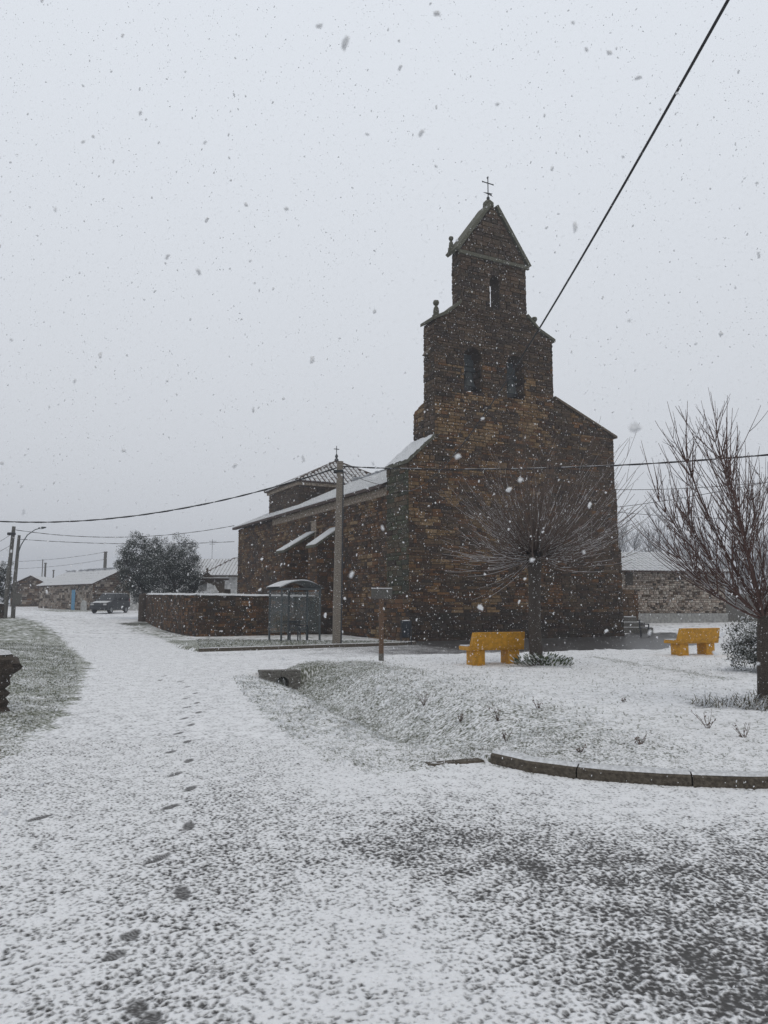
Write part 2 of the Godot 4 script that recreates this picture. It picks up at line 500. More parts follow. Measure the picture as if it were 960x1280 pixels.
func ground_map(x0: float, D0: float, w: float, h: float, px: int, py: int, cells: int, clump: float, near: bool) -> Dictionary:
	var lw := cells
	var lh := int(cells * h / w)
	var low := Image.create(lw, lh, false, Image.FORMAT_RGB8)
	for iy in lh:
		for i in lw:
			var z := zone(x0 + w * (i + 0.5) / lw, D0 + h * (iy + 0.5) / lh)
			low.set_pixel(i, iy, Color(clampf(z.x, 0, 1), z.y, z.z))
	low.resize(px, py, Image.INTERPOLATE_BILINEAR)
	var zb := low.get_data()
	var mpp := w / px
	var f1 := FastNoiseLite.new()
	f1.seed = 101; f1.noise_type = FastNoiseLite.TYPE_SIMPLEX_SMOOTH; f1.fractal_octaves = 4; f1.frequency = mpp / clump; f1.fractal_gain = 0.52
	var a := f1.get_image(px, py, false, false, true).get_data()
	var f2 := FastNoiseLite.new()
	f2.seed = 202; f2.noise_type = FastNoiseLite.TYPE_SIMPLEX_SMOOTH; f2.fractal_octaves = 3; f2.frequency = mpp / (clump * 5.0)
	var b := f2.get_image(px, py, false, false, true).get_data()
	# prints pressed through the snow
	var press := {}
	for q in PRINTS:
		var g := gp(q[0], q[1])
		var hd := Vector2(sin(q[2]), cos(q[2]))
		var rt := Vector2(hd.y, -hd.x)
		var reach := 0.17
		if g.y > 6.5: reach = 0.2
		for iy in range(maxi(0, int((g.y - reach - D0) / h * py)), mini(py, int((g.y + reach - D0) / h * py) + 1)):
			for i in range(maxi(0, int((g.x - reach - x0) / w * px)), mini(px, int((g.x + reach - x0) / w * px) + 1)):
				var d := Vector2(x0 + (i + 0.5) / px * w, D0 + (iy + 0.5) / py * h) - g
				var along := d.dot(hd)
				var across := d.dot(rt)
				var small: bool = q[0] < 195.0 and q[1] > 1150.0
				var e := pow(across / 0.05, 2.0) + pow(along / (0.075 if small else 0.135), 2.0)
				if e < 1.0:
					var tread := 0.5 + 0.5 * sin(along * 330.0 + 3.0 * sin(across * 90.0))
					press[iy * px + i] = (1.0 - smoothstep(0.35, 1.0, e)) * (0.72 + 0.28 * tread)
	var col := PackedByteArray(); col.resize(px * py * 3)
	var hgt := PackedByteArray(); hgt.resize(px * py)
	var rgh := PackedByteArray(); rgh.resize(px * py)
	# tables: linear light to sRGB bytes
	var lut := PackedByteArray(); lut.resize(1024)
	for k in 1024:
		lut[k] = int(round(pow(k / 1023.0, 1.0 / 2.2) * 255.0))
	for k in px * py:
		var av := a[k] / 255.0
		var bv := b[k] / 255.0
		var nn := (av - 0.5) * 0.95 + (bv - 0.5) * 0.3 + 0.5
		var cv := zb[k * 3] / 255.0
		var gv := zb[k * 3 + 1] / 255.0
		var wv := zb[k * 3 + 2] / 255.0
		var e := (nn - (1.0 - cv) * 0.66 - 0.055) / 0.31
		var s := clampf(e, 0.0, 1.0)
		if press.has(k): s *= 1.0 - press[k] * clampf(1.6 - av, 0.45, 1.0)
		var grain := 0.7 + 0.6 * av
		var br := lerpf(0.062, 0.105, gv) * grain
		var bg := lerpf(0.060, 0.118, gv) * grain
		var bb := lerpf(0.060, 0.07, gv) * grain
		if wv > 0.5: br *= 0.62; bg *= 0.62; bb *= 0.64
		var sn := 0.80 + 0.10 * bv
		col[k * 3] = lut[int(lerpf(br, sn * 0.965, s) * 1023.0)]
		col[k * 3 + 1] = lut[int(lerpf(bg, sn * 0.98, s) * 1023.0)]
		col[k * 3 + 2] = lut[int(lerpf(bb, sn * 1.01, s) * 1023.0)]
		hgt[k] = int(clampf(s * 0.4 + 0.35 * clampf(e * 0.35, 0.0, 1.0) + 0.25 * av, 0.0, 1.0) * 255.0)
		rgh[k] = int(clampf(lerpf(0.85 - 0.5 * wv, 0.85, s), 0.0, 1.0) * 255.0)
	var m := StandardMaterial3D.new()
	m.albedo_texture = ImageTexture.create_from_image(Image.create_from_data(px, py, false, Image.FORMAT_RGB8, col))
	var hi := Image.create_from_data(px, py, false, Image.FORMAT_L8, hgt)
	m.heightmap_enabled = true
	m.heightmap_texture = ImageTexture.create_from_image(hi)
	m.heightmap_scale = 2.2 if near else 3.0
	m.roughness = 1.0
	m.roughness_texture = ImageTexture.create_from_image(Image.create_from_data(px, py, false, Image.FORMAT_L8, rgh))
	m.roughness_texture_channel = BaseMaterial3D.TEXTURE_CHANNEL_RED
	return {"m": m, "h": hgt, "x": x0, "d": D0, "w": w, "hh": h, "px": px, "py": py}

# a grid sheet over [x0, x1] x [D0, D1] that leaves out a rectangle
func sheet(called: String, map: Dictionary, x0: float, x1: float, D0: float, D1: float, step: float, hole: Rect2, drop: float, lump: float) -> void:
	var nx := int(round((x1 - x0) / step))
	var nd := int(round((D1 - D0) / step))
	var v := PackedVector3Array(); v.resize((nx + 1) * (nd + 1))
	var n := PackedVector3Array(); n.resize(v.size())
	var uv := PackedVector2Array(); uv.resize(v.size())
	var ix := PackedInt32Array()
	for j in nd + 1:
		for i in nx + 1:
			var x := x0 + i * step
			var D := D0 + j * step
			var y := gy(x, D) - drop
			var k := j * (nx + 1) + i
			var t := Vector2((x - map.x) / map.w, (D - map.d) / map.hh)
			if lump > 0.0:
				var a := clampi(int(t.x * map.px), 0, map.px - 1)
				var b := clampi(int(t.y * map.py), 0, map.py - 1)
				y += lump * (map.h[b * map.px + a] / 255.0) * minf(1.0, minf(minf(x - x0, x1 - x), minf(D - D0, D1 - D)) * 6.0)
			v[k] = Vector3(x, y, -D)
			uv[k] = t
	for j in nd + 1:
		for i in nx + 1:
			var k := j * (nx + 1) + i
			var l := v[k - 1 if i > 0 else k].y
			var r := v[k + 1 if i < nx else k].y
			var d := v[k - nx - 1 if j > 0 else k].y
			var u := v[k + nx + 1 if j < nd else k].y
			n[k] = Vector3(l - r, 2.0 * step, u - d).normalized()
			if i < nx and j < nd:
				var cx := x0 + (i + 0.5) * step
				var cd := D0 + (j + 0.5) * step
				if hole.has_point(Vector2(cx, cd)): continue
				for q in [k, k + nx + 1, k + nx + 2, k, k + nx + 2, k + 1]: ix.push_back(q)
	var arr := []
	arr.resize(Mesh.ARRAY_MAX)
	arr[Mesh.ARRAY_VERTEX] = v; arr[Mesh.ARRAY_NORMAL] = n; arr[Mesh.ARRAY_TEX_UV] = uv; arr[Mesh.ARRAY_INDEX] = ix
	var am := ArrayMesh.new()
	am.add_surface_from_arrays(Mesh.PRIMITIVE_TRIANGLES, arr)
	var o := MeshInstance3D.new()
	o.name = called
	o.mesh = am
	o.material_override = map.m
	add_child(o, true)
	o.set_meta("kind", "structure")

func make_ground() -> void:
	var near := ground_map(-4.6, 2.2, 9.8, 7.2, 2048, 1504, 196, 0.042, true)
	sheet("snowy_road", near, -4.6, 5.2, 2.2, 9.4, 0.02, Rect2(0, 0, 0, 0), 0.0, 0.016)
	var mid := ground_map(-14.0, 2.2, 30.0, 31.8, 1792, 1900, 300, 0.06, false)
	sheet("ground", mid, -14.0, 16.0, 2.2, 34.0, 0.1, Rect2(-4.6, 2.2, 9.8, 7.2), 0.0, 0.0)
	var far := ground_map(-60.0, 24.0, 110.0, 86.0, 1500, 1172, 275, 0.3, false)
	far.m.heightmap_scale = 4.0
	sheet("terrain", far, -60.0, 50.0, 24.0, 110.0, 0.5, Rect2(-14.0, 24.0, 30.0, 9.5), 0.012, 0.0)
	# beside the near sheets, and on to the horizon
	var mb := MB.new()
	for r in [[-60.0, -14.0, -30.0, 24.0], [16.0, 50.0, -30.0, 24.0], [-14.0, 16.0, -30.0, 2.2]]:
		var nx := 16
		var nd := 24
		for i in nx:
			for j in nd:
				var p := []
				for q in [[0, 0], [1, 0], [1, 1], [0, 1]]:
					var x: float = lerpf(r[0], r[1], float(i + q[0]) / nx)
					var D: float = lerpf(r[2], r[3], float(j + q[1]) / nd)
					p.push_back(W(x, gy(x, D) - 0.012, D))
				mb.quad(p[0], p[1], p[2], p[3])
	var e := 420.0
	var y := 0.2
	for r in [[-e, -60.0, -e, e], [50.0, e, -e, e], [-60.0, 50.0, -e, -30.0], [-60.0, 50.0, 110.0, e]]:
		mb.quad(W(r[0], y, r[2]), W(r[1], y, r[2]), W(r[1], y, r[3]), W(r[0], y, r[3]))
	put(mb, "snow_field", M["snow"]).set_meta("kind", "structure")

	# curved concrete kerb of the square, stone by stone
	var k := thing("square_kerb", "dark weathered concrete kerb curving round the snowy square", "kerb", W(KERB[0].x, 0, KERB[0].y))
	lay_kerb(k, KERB, 0.115, 0.13, 0.92, true)
	var flat := PackedVector2Array([Vector2(0.46, 7.78), Vector2(1.03, 8.02)])
	var k2 := thing("verge_kerb", "low kerb edging the grass around the bus shelter", "kerb", W(VERGE_KERB[0].x, 0, VERGE_KERB[0].y))
	lay_kerb(k2, VERGE_KERB, 0.12, 0.14, 1.0, true)
	var k3 := thing("flush_kerb", "flush stone strip between ditch end and curved kerb", "kerb", W(0.46, 0, 7.78))
	lay_kerb(k3, flat, 0.035, 0.16, 0.3, false)

func along(line: PackedVector2Array, s: float) -> Array:
	for k in line.size() - 1:
		var l := line[k].distance_to(line[k + 1])
		if s <= l or k == line.size() - 2:
			return [line[k].lerp(line[k + 1], s / l), (line[k + 1] - line[k]).normalized()]
		s -= l
	return []

func lay_kerb(root: Node3D, line: PackedVector2Array, high: float, wide: float, each: float, cap: bool) -> void:
	var total := 0.0
	for k in line.size() - 1: total += line[k].distance_to(line[k + 1])
	var count := int(total / each)
	var r := RandomNumberGenerator.new(); r.seed = 5
	var sn := MB.new()
	for k in count:
		var mb := MB.new()
		var sub := 4
		var jig := r.randf_range(-0.004, 0.004)
		var sink := r.randf_range(0.0, 0.007)
		for q in sub:
			var s0 := (k + float(q) / sub) * total / count + (0.006 if q == 0 else 0.0)
			var s1 := (k + float(q + 1) / sub) * total / count - (0.006 if q == sub - 1 else 0.0)
			var A := along(line, s0)
			var B := along(line, s1)
			var pa: Vector2 = A[0]; var pb: Vector2 = B[0]
			var na := Vector2(A[1].y, -A[1].x); var nb := Vector2(B[1].y, -B[1].x)   # right of travel: the road side
			var base := gy(pa.x + na.x * 0.3, pa.y + na.y * 0.3)
			var base1 := gy(pb.x + nb.x * 0.3, pb.y + nb.y * 0.3)
			if line == KERB: base = 0.0; base1 = 0.0
			var f := func(p: Vector2, nn: Vector2, off: float, y: float): return W(p.x + nn.x * (off + jig), y, p.y + nn.y * (off + jig))
			var yt := base + high - sink
			var yu := base1 + high - sink
			var ch := 0.018
			mb.quad(f.call(pa, na, 0.0, base - 0.1), f.call(pb, nb, 0.0, base - 0.1), f.call(pb, nb, -0.012, yu - ch), f.call(pa, na, -0.012, yt - ch))
			mb.quad(f.call(pa, na, -0.012, yt - ch), f.call(pb, nb, -0.012, yu - ch), f.call(pb, nb, -0.012 - ch, yu), f.call(pa, na, -0.012 - ch, yt))
			mb.quad(f.call(pa, na, -0.012 - ch, yt), f.call(pb, nb, -0.012 - ch, yu), f.call(pb, nb, -wide, yu), f.call(pa, na, -wide, yt))
			if q == sub - 1: mb.quad(f.call(pb, nb, 0.0, base - 0.1), f.call(pb, nb, -wide, base - 0.1), f.call(pb, nb, -wide, yu), f.call(pb, nb, -0.012 - ch, yu))
			if q == 0: mb.quad(f.call(pa, na, -wide, base - 0.1), f.call(pa, na, 0.0, base - 0.1), f.call(pa, na, -0.012 - ch, yt), f.call(pa, na, -wide, yt))
			mb.quad(f.call(pb, nb, -wide, base - 0.1), f.call(pa, na, -wide, base - 0.1), f.call(pa, na, -wide, yt), f.call(pb, nb, -wide, yu))
			if cap:
				var t0 := 0.02 + 0.01 * n_fine.get_noise_2d(pa.x * 1.5, pa.y * 1.5)
				var t1 := 0.02 + 0.01 * n_fine.get_noise_2d(pb.x * 1.5, pb.y * 1.5)
				var o0 := -0.03 + 0.02 * n_fine.get_noise_2d(pa.x * 4.0, pa.y * 4.0)
				var o1 := -0.03 + 0.02 * n_fine.get_noise_2d(pb.x * 4.0, pb.y * 4.0)
				var z := base + high - 0.006
				var z1 := base1 + high - 0.006
				sn.quad(f.call(pa, na, o0, z), f.call(pb, nb, o1, z1), f.call(pb, nb, o1 - 0.03, z1 + t1), f.call(pa, na, o0 - 0.03, z + t0))
				sn.quad(f.call(pa, na, o0 - 0.03, z + t0), f.call(pb, nb, o1 - 0.03, z1 + t1), f.call(pb, nb, -wide - 0.06, z1 + t1 * 0.7), f.call(pa, na, -wide - 0.06, z + t0 * 0.7))
		put(mb, "kerb_stone", M["kerb"], root)
	if cap: put(sn, "snow", M["snow"], root).set_meta("kind", "stuff")
# =====================================================================  masonry
# Courses of stones laid over a polygon (u, v) of a wall plane. Each stone: its outline, how far it stands proud and its colour.
func courses(poly: PackedVector2Array, holes: Array, rowh: Vector2, lenr: Vector2, palette: Callable, seed_: int) -> Array:
	var r := RandomNumberGenerator.new(); r.seed = seed_
	var lo := Vector2(1e9, 1e9); var hi := -lo
	for p in poly:
		lo = lo.min(p); hi = hi.max(p)
	var out := []
	var y := lo.y
	while y < hi.y:
		var h := r.randf_range(rowh.x, rowh.y)
		if r.randf() < 0.12: h *= 1.35
		var x := lo.x - r.randf_range(0.0, lenr.y)
		while x < hi.x:
			var l := r.randf_range(lenr.x, lenr.y)
			if r.randf() < 0.2: l *= 0.55
			var g := 0.011
			var jt := func(): return r.randf_range(-0.012, 0.012)
			var q := PackedVector2Array([Vector2(x + g + jt.call(), y + g + jt.call()), Vector2(x + l - g + jt.call(), y + g + jt.call()), Vector2(x + l - g + jt.call(), y + h - g + jt.call()), Vector2(x + g + jt.call(), y + h - g + jt.call())])
			x += l
			var pieces := [q]
			var inside := 0
			for p in q:
				if Geometry2D.is_point_in_polygon(p, poly): inside += 1
			if inside < 4:
				pieces = Geometry2D.intersect_polygons(q, poly)
			for hole in holes:
				var next := []
				for pc in pieces:
					for c in Geometry2D.clip_polygons(pc, hole):
						if not Geometry2D.is_polygon_clockwise(c): next.push_back(c)
				pieces = next
			for pc in pieces:
				var area := 0.0
				for k in pc.size(): area += pc[k].cross(pc[(k + 1) % pc.size()]) * 0.5
				if area < 0.003 or pc.size() < 3: continue
				var cen := Vector2.ZERO
				for p in pc: cen += p / pc.size()
				out.push_back({"p": pc, "a": area, "d": r.randf_range(0.018, 0.06), "c": palette.call(cen, r), "m": cen})
		y += h
	return out

func stone_into(mb: MB, s: Dictionary, O: Vector3, U: Vector3, N: Vector3) -> void:
	var pc: PackedVector2Array = s.p
	var n := pc.size()
	mb.col = s.c
	var front := []
	var back := []
	for p in pc:
		var d: Vector2 = s.m - p
		var i := p + d.normalized() * minf(0.022, d.length() * 0.4)
		front.push_back(O + U * i.x + Vector3.UP * i.y + N * s.d)
		back.push_back(O + U * p.x + Vector3.UP * p.y - N * 0.01)
	if n == 4:
		mb.quad(front[0], front[1], front[2], front[3])
	else:
		for k in range(1, n - 1): mb.tri(front[0], front[k], front[k + 1])
	for k in n:
		var j := (k + 1) % n
		mb.quad(back[k], back[j], front[j], front[k])

# lays stones; the largest `single` become meshes of their own
func masonry(parent: Node3D, stones: Array, O: Vector3, U: Vector3, N: Vector3, single: int, called := "stone", rest := "stonework") -> void:
	if single > 0: stones.sort_custom(func(a, b): return a.a > b.a)
	var mb := MB.new()
	for k in stones.size():
		if k < single:
			var one := MB.new()
			stone_into(one, stones[k], O, U, N)
			put(one, called, M["stone"], parent)
		else:
			stone_into(mb, stones[k], O, U, N)
	if mb.v.size() > 0: put(mb, rest, M["stone"], parent).set_meta("kind", "stuff")

func pick(list: Array, r: RandomNumberGenerator) -> Color:
	var c: Color = list[r.randi() % list.size()]
	var f := r.randf_range(0.84, 1.34)
	return Color(c.r * f, c.g * f, c.b * f)

var RUST := [Color(0.18, 0.09, 0.04), Color(0.13, 0.067, 0.033), Color(0.22, 0.115, 0.05), Color(0.095, 0.056, 0.033), Color(0.13, 0.085, 0.052), Color(0.17, 0.112, 0.065), Color(0.07, 0.048, 0.034)]
var GREYB := [Color(0.11, 0.08, 0.057), Color(0.088, 0.064, 0.046), Color(0.135, 0.097, 0.066), Color(0.066, 0.05, 0.039), Color(0.115, 0.077, 0.05)]
var PALE := [Color(0.42, 0.37, 0.32), Color(0.30, 0.255, 0.215), Color(0.5, 0.45, 0.4), Color(0.19, 0.145, 0.115), Color(0.36, 0.285, 0.23), Color(0.45, 0.38, 0.31)]
var CHALK := [Color(0.56, 0.50, 0.44), Color(0.46, 0.40, 0.345), Color(0.62, 0.565, 0.50), Color(0.36, 0.29, 0.235), Color(0.52, 0.43, 0.36)]
var MOSSY := [Color(0.085, 0.09, 0.055), Color(0.11, 0.10, 0.07), Color(0.07, 0.075, 0.05), Color(0.12, 0.095, 0.06)]
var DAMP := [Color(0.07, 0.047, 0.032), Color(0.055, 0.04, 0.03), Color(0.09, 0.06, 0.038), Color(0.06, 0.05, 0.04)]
var OCHRE := [Color(0.26, 0.165, 0.08), Color(0.22, 0.135, 0.062), Color(0.29, 0.20, 0.11)]

func pal_facade(c: Vector2, r: RandomNumberGenerator) -> Color:
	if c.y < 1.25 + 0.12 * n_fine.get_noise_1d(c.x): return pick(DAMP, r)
	var w := n_warp.get_noise_2d(c.x * 1.2, c.y * 1.8)
	if c.y > 13.2 - 1.2 * w: return pick(GREYB, r)
	if w > 0.14 and c.x < 7.5 and r.randf() < 0.7: return pick(OCHRE, r)
	if (w < -0.12 or c.x > 8.5) and r.randf() < 0.7: return pick(GREYB, r)
	if c.y > 9.2 and r.randf() < 0.4: return pick(OCHRE if c.y < 11.4 else GREYB, r)
	return pick(RUST, r)

func pal_nave(c: Vector2, r: RandomNumberGenerator) -> Color:
	var w := n_warp.get_noise_2d(c.x * 1.0 + 50.0, c.y * 1.4)
	if w > 0.2 and r.randf() < 0.6: return pick(OCHRE, r)
	if w < -0.2 and r.randf() < 0.6: return pick(GREYB, r)
	return pick(RUST, r)

# snow lying on tiles: a sloping roof plane with rows of barrel tiles, each under its own cushion of snow
func tiled_plane(parent: Node3D, A: Vector3, B: Vector3, up: Vector3, outline: PackedVector2Array, tw: float, tl: float, gap: float, thick: float) -> void:
	# outline in metres along A->B (x) and up the slope (y)
	var ex := (B - A).normalized()
	var ey := up.normalized()
	var nn := ex.cross(ey).normalized()
	var base := MB.new()
	base.prism(outline, A, ex, nn, 0.10, ey)
	put(base, "roof_deck", M["tile"], parent)
	var lo := Vector2(1e9, 1e9); var hi := -lo
	for p in outline:
		lo = lo.min(p); hi = hi.max(p)
	var sn := MB.new()
	var r := RandomNumberGenerator.new(); r.seed = int(A.x * 100.0) + 77
	var x := lo.x
	while x < hi.x:
		var y := lo.y - 0.02
		var w := tw * r.randf_range(0.97, 1.03)
		while y < hi.y:
			var cx := x + w * 0.5
			var l := tl * r.randf_range(0.95, 1.05)
			if Geometry2D.is_point_in_polygon(Vector2(cx, y + l * 0.5), outline):
				var hw := w * 0.5 - gap * r.randf_range(0.35, 0.65)
				var g2 := gap * r.randf_range(0.45, 0.85)
				var t := thick * r.randf_range(0.75, 1.25)
				var P := func(a: float, b: float, z: float): return A + ex * (cx + a) + ey * (y + b) + nn * z
				var y0 := g2 * 0.5
				var y1 := l - g2 * 0.5
				sn.quad(P.call(-hw, y0, 0.0), P.call(-hw * 0.55, y0, t), P.call(-hw * 0.55, y1, t * 0.9), P.call(-hw, y1, 0.0))
				sn.quad(P.call(-hw * 0.55, y0, t), P.call(hw * 0.55, y0, t), P.call(hw * 0.55, y1, t * 0.9), P.call(-hw * 0.55, y1, t * 0.9))
				sn.quad(P.call(hw * 0.55, y0, t), P.call(hw, y0, 0.0), P.call(hw, y1, 0.0), P.call(hw * 0.55, y1, t * 0.9))
				sn.quad(P.call(-hw, y0, 0.0), P.call(hw, y0, 0.0), P.call(hw * 0.55, y0, t), P.call(-hw * 0.55, y0, t))
			y += l
		x += w
	if sn.v.size() > 0: put(sn, "snowy_tiles", M["snow"], parent).set_meta("kind", "stuff")

# =====================================================================  church
var cF := Vector2(1.08, 33.5)
var fU := Vector3(cos(deg_to_rad(FAC_ANGLE)), 0, -sin(deg_to_rad(FAC_ANGLE)))     # along the facade, to the right
var fN := Vector3(sin(deg_to_rad(FAC_ANGLE)), 0, cos(deg_to_rad(FAC_ANGLE)))      # out of the facade

# facade coordinates: t along, h up, b back into the building
func FC(t: float, h: float, b := 0.0) -> Vector3:
	return W(cF.x, 0, cF.y) + fU * t - fN * b + Vector3.UP * h

func arch(cx: float, w: float, y0: float, y1: float) -> PackedVector2Array:
	var p := PackedVector2Array([Vector2(cx - w / 2, y0), Vector2(cx + w / 2, y0)])
	for k in 9:
		var a := PI * k / 8.0
		p.push_back(Vector2(cx + cos(a) * w / 2, y1 - w / 2 + sin(a) * w / 2))
	return p

func sub(parent: Node3D, called: String) -> Node3D:
	var o := Node3D.new()
	o.name = called
	parent.add_child(o, true)
	return o

func make_church() -> void:
	var ch := thing("church", "brown stone church with tall stepped bell gable and snowy tile roofs", "church", FC(0, 0))
	var lU := fN            # along the side wall towards the camera
	var lN := -fU           # out of the side wall
	# ---- west front: one thick wall
	var front := PackedVector2Array([Vector2(0, -0.3), Vector2(12.47, -0.3), Vector2(12.47, 4.32), Vector2(12.31, 4.46), Vector2(12.31, 7.41), Vector2(12.2, 7.52), Vector2(12.2, 10.2), Vector2(8.31, 11.75), Vector2(8.31, 9.13), Vector2(1.28, 9.13), Vector2(0, 7.96)])
	# putlog holes: stones left out of the facing
	var gaps := []
	for q in [[3.95, 8.3, 0.34, 0.24], [3.72, 8.55, 0.16, 0.16], [2.25, 12.9, 0.2, 0.3], [4.7, 12.75, 0.2, 0.3], [7.4, 12.65, 0.2, 0.26], [2.0, 11.3, 0.2, 0.24], [7.35, 11.0, 0.2, 0.22], [7.5, 10.1, 0.22, 0.2]]:
		gaps.push_back(PackedVector2Array([Vector2(q[0], q[1]), Vector2(q[0] + q[2], q[1] - 0.02), Vector2(q[0] + q[2] * 0.95, q[1] + q[3]), Vector2(q[0] + 0.02, q[1] + q[3] * 0.92)]))
	var mb := MB.new()
	mb.prism(front, FC(0, 0), fU, fN, 2.0)
	var w := put(mb, "west_front", M["mortar"], ch)
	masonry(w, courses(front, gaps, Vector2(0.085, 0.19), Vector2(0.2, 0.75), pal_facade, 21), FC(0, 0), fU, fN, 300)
	# its left return and the snowed slope above
	var ret := PackedVector2Array([Vector2(0, -0.3), Vector2(2.0, -0.3), Vector2(2.0, 7.9), Vector2(0, 7.9)])
	masonry(w, courses(ret, [], Vector2(0.14, 0.24), Vector2(0.3, 0.8), func(c, r): return pick(MOSSY if c.y > 2.0 and r.randf() < 0.8 else RUST, r), 22), FC(0, 0, 2.0), lU, lN, 0)
	mb = MB.new()
	mb.quad(FC(-0.1, 7.92, -0.12), FC(1.34, 9.24, -0.12), FC(1.34, 9.24, 2.05), FC(-0.1, 7.92, 2.05))
	mb.quad(FC(-0.1, 7.78, -0.12), FC(1.34, 9.10, -0.12), FC(1.34, 9.24, -0.12), FC(-0.1, 7.92, -0.12))
	mb.quad(FC(-0.1, 7.78, 2.05), FC(-0.1, 7.78, -0.12), FC(-0.1, 7.92, -0.12), FC(-0.1, 7.92, 2.05))
	mb.quad(FC(-0.1, 7.78, -0.12), FC(-0.1, 7.78, 2.05), FC(1.34, 9.10, 2.05), FC(1.34, 9.10, -0.12))
	var slab := put(mb, "coping", M["lichen_stone"], ch)
	snow_patch(slab, [FC(-0.09, 7.93, -0.08), FC(1.3, 9.2, -0.08), FC(1.3, 9.2, 2.0), FC(-0.09, 7.93, 2.0)], 14, 20, 0.035, 0.66)
	# coping of the right-hand slope
	mb = MB.new()
	for q in 7:
		var t0 := lerpf(8.36, 12.42, q / 7.0) + 0.012
		var t1 := lerpf(8.36, 12.42, (q + 1) / 7.0) - 0.012
		var h0 := 11.75 - (t0 - 8.31) * 0.3985 + 0.02
		var h1 := 11.75 - (t1 - 8.31) * 0.3985 + 0.02
		mb.prism(PackedVector2Array([Vector2(t0, h0), Vector2(t1, h1), Vector2(t1, h1 + 0.12), Vector2(t0, h0 + 0.12)]), FC(0, 0, -0.12), fU, fN, 2.2)
	var gc := put(mb, "gable_coping", M["dressed"], ch)
	mb = MB.new()
	for q in 26:
		var t0 := lerpf(8.4, 12.4, q / 26.0)
		var t1 := lerpf(8.4, 12.4, (q + 1) / 26.0)
		var h0 := 11.75 - (t0 - 8.31) * 0.3985 + 0.13
		var h1 := 11.75 - (t1 - 8.31) * 0.3985 + 0.13
		mb.prism(PackedVector2Array([Vector2(t0, h0), Vector2(t1, h1), Vector2(t1, h1 + 0.05 + 0.02 * n_fine.get_noise_1d(q + 1.0)), Vector2(t0, h0 + 0.05 + 0.02 * n_fine.get_noise_1d(float(q)))]), FC(0, 0, -0.06), fU, fN, 2.0)
	put(mb, "snow", M["snow"], gc)
	# ---- bell gable
	var bell1 := arch(3.5, 1.0, 11.45, 13.62)
	var bell2 := arch(5.98, 1.05, 11.45, 13.62)
	var body := PackedVector2Array([Vector2(1.38, 9.132)])
	for b in [bell1, bell2]:
		var mx: float = (b[0].x + b[1].x) / 2
		body.push_back(Vector2(mx - 0.001, 9.132))
		body.push_back(Vector2(mx - 0.001, 11.45))
		body.push_back(b[0])
		for k in range(b.size() - 1, 0, -1): body.push_back(b[k])
		body.push_back(Vector2(mx + 0.001, 11.45))
		body.push_back(Vector2(mx + 0.001, 9.132))
	for p in [Vector2(8.31, 9.132), Vector2(8.31, 14.7), Vector2(7.55, 15.02), Vector2(6.9, 15.62), Vector2(2.75, 15.62), Vector2(2.1, 15.02), Vector2(1.38, 14.6)]: body.push_back(p)
	mb = MB.new()
	mb.prism(body, FC(0, 0), fU, fN, 0.9)
	var bg := put(mb, "bell_gable", M["mortar"], ch)
	var face := PackedVector2Array([Vector2(1.38, 9.13), Vector2(8.31, 9.13), Vector2(8.31, 14.7), Vector2(7.55, 15.02), Vector2(6.9, 15.62), Vector2(2.75, 15.62), Vector2(2.1, 15.02), Vector2(1.38, 14.6)])
	masonry(bg, courses(face, [bell1, bell2] + gaps, Vector2(0.09, 0.19), Vector2(0.2, 0.65), pal_facade, 31), FC(0, 0), fU, fN, 60)
	masonry(bg, courses(PackedVector2Array([Vector2(0, 9.13), Vector2(0.9, 9.13), Vector2(0.9, 14.5), Vector2(0, 14.5)]), [], Vector2(0.14, 0.24), Vector2(0.25, 0.6), func(c, r): return pick(GREYB, r), 32), FC(1.38, 0, 0.9), lU, lN, 0)
	# jambs that show inside the openings
	for b in [bell1, bell2]:
		var x1: float = b[1].x
		masonry(bg, courses(PackedVector2Array([Vector2(0, 11.5), Vector2(0.86, 11.5), Vector2(0.86, 13.1), Vector2(0, 13.1)]), [], Vector2(0.16, 0.26), Vector2(0.3, 0.6), func(c, r): return pick(GREYB, r), 33), FC(x1, 0, 0.88), lU, lN, 0)
	# lower shoulder behind the gable
	mb = MB.new()
	mb.prism(PackedVector2Array([Vector2(0, 9.12), Vector2(1.06, 9.12), Vector2(1.06, 11.0), Vector2(0.2, 10.72), Vector2(0, 10.55)]), FC(1.43, 0, 1.97), lU, lN, 1.6)
	var sh := put(mb, "shoulder", M["mortar"], ch)
	masonry(sh, courses(PackedVector2Array([Vector2(0, 9.13), Vector2(1.06, 9.13), Vector2(1.06, 10.98), Vector2(0.2, 10.7), Vector2(0, 10.53)]), [], Vector2(0.14, 0.24), Vector2(0.25, 0.6), pal_facade, 34), FC(1.43, 0, 1.97), lU, lN, 0)
	# ---- top stage with its slit and gablet
	var slit := PackedVector2Array([Vector2(4.55, 15.72), Vector2(5.12, 15.72), Vector2(5.12, 17.2), Vector2(4.95, 17.42), Vector2(4.72, 17.42), Vector2(4.55, 17.2)])
	var top := PackedVector2Array([Vector2(2.88, 15.622), Vector2(4.83, 15.622), Vector2(4.83, 15.72), Vector2(4.55, 15.72), Vector2(4.55, 17.2), Vector2(4.72, 17.42), Vector2(4.95, 17.42), Vector2(5.12, 17.2), Vector2(5.12, 15.72), Vector2(4.832, 15.72), Vector2(4.832, 15.622), Vector2(6.74, 15.622), Vector2(6.74, 18.35), Vector2(2.88, 18.35)])
	mb = MB.new()
	mb.prism(top, FC(0, 0), fU, fN, 0.72)
	var ts := put(mb, "top_stage", M["mortar"], ch)
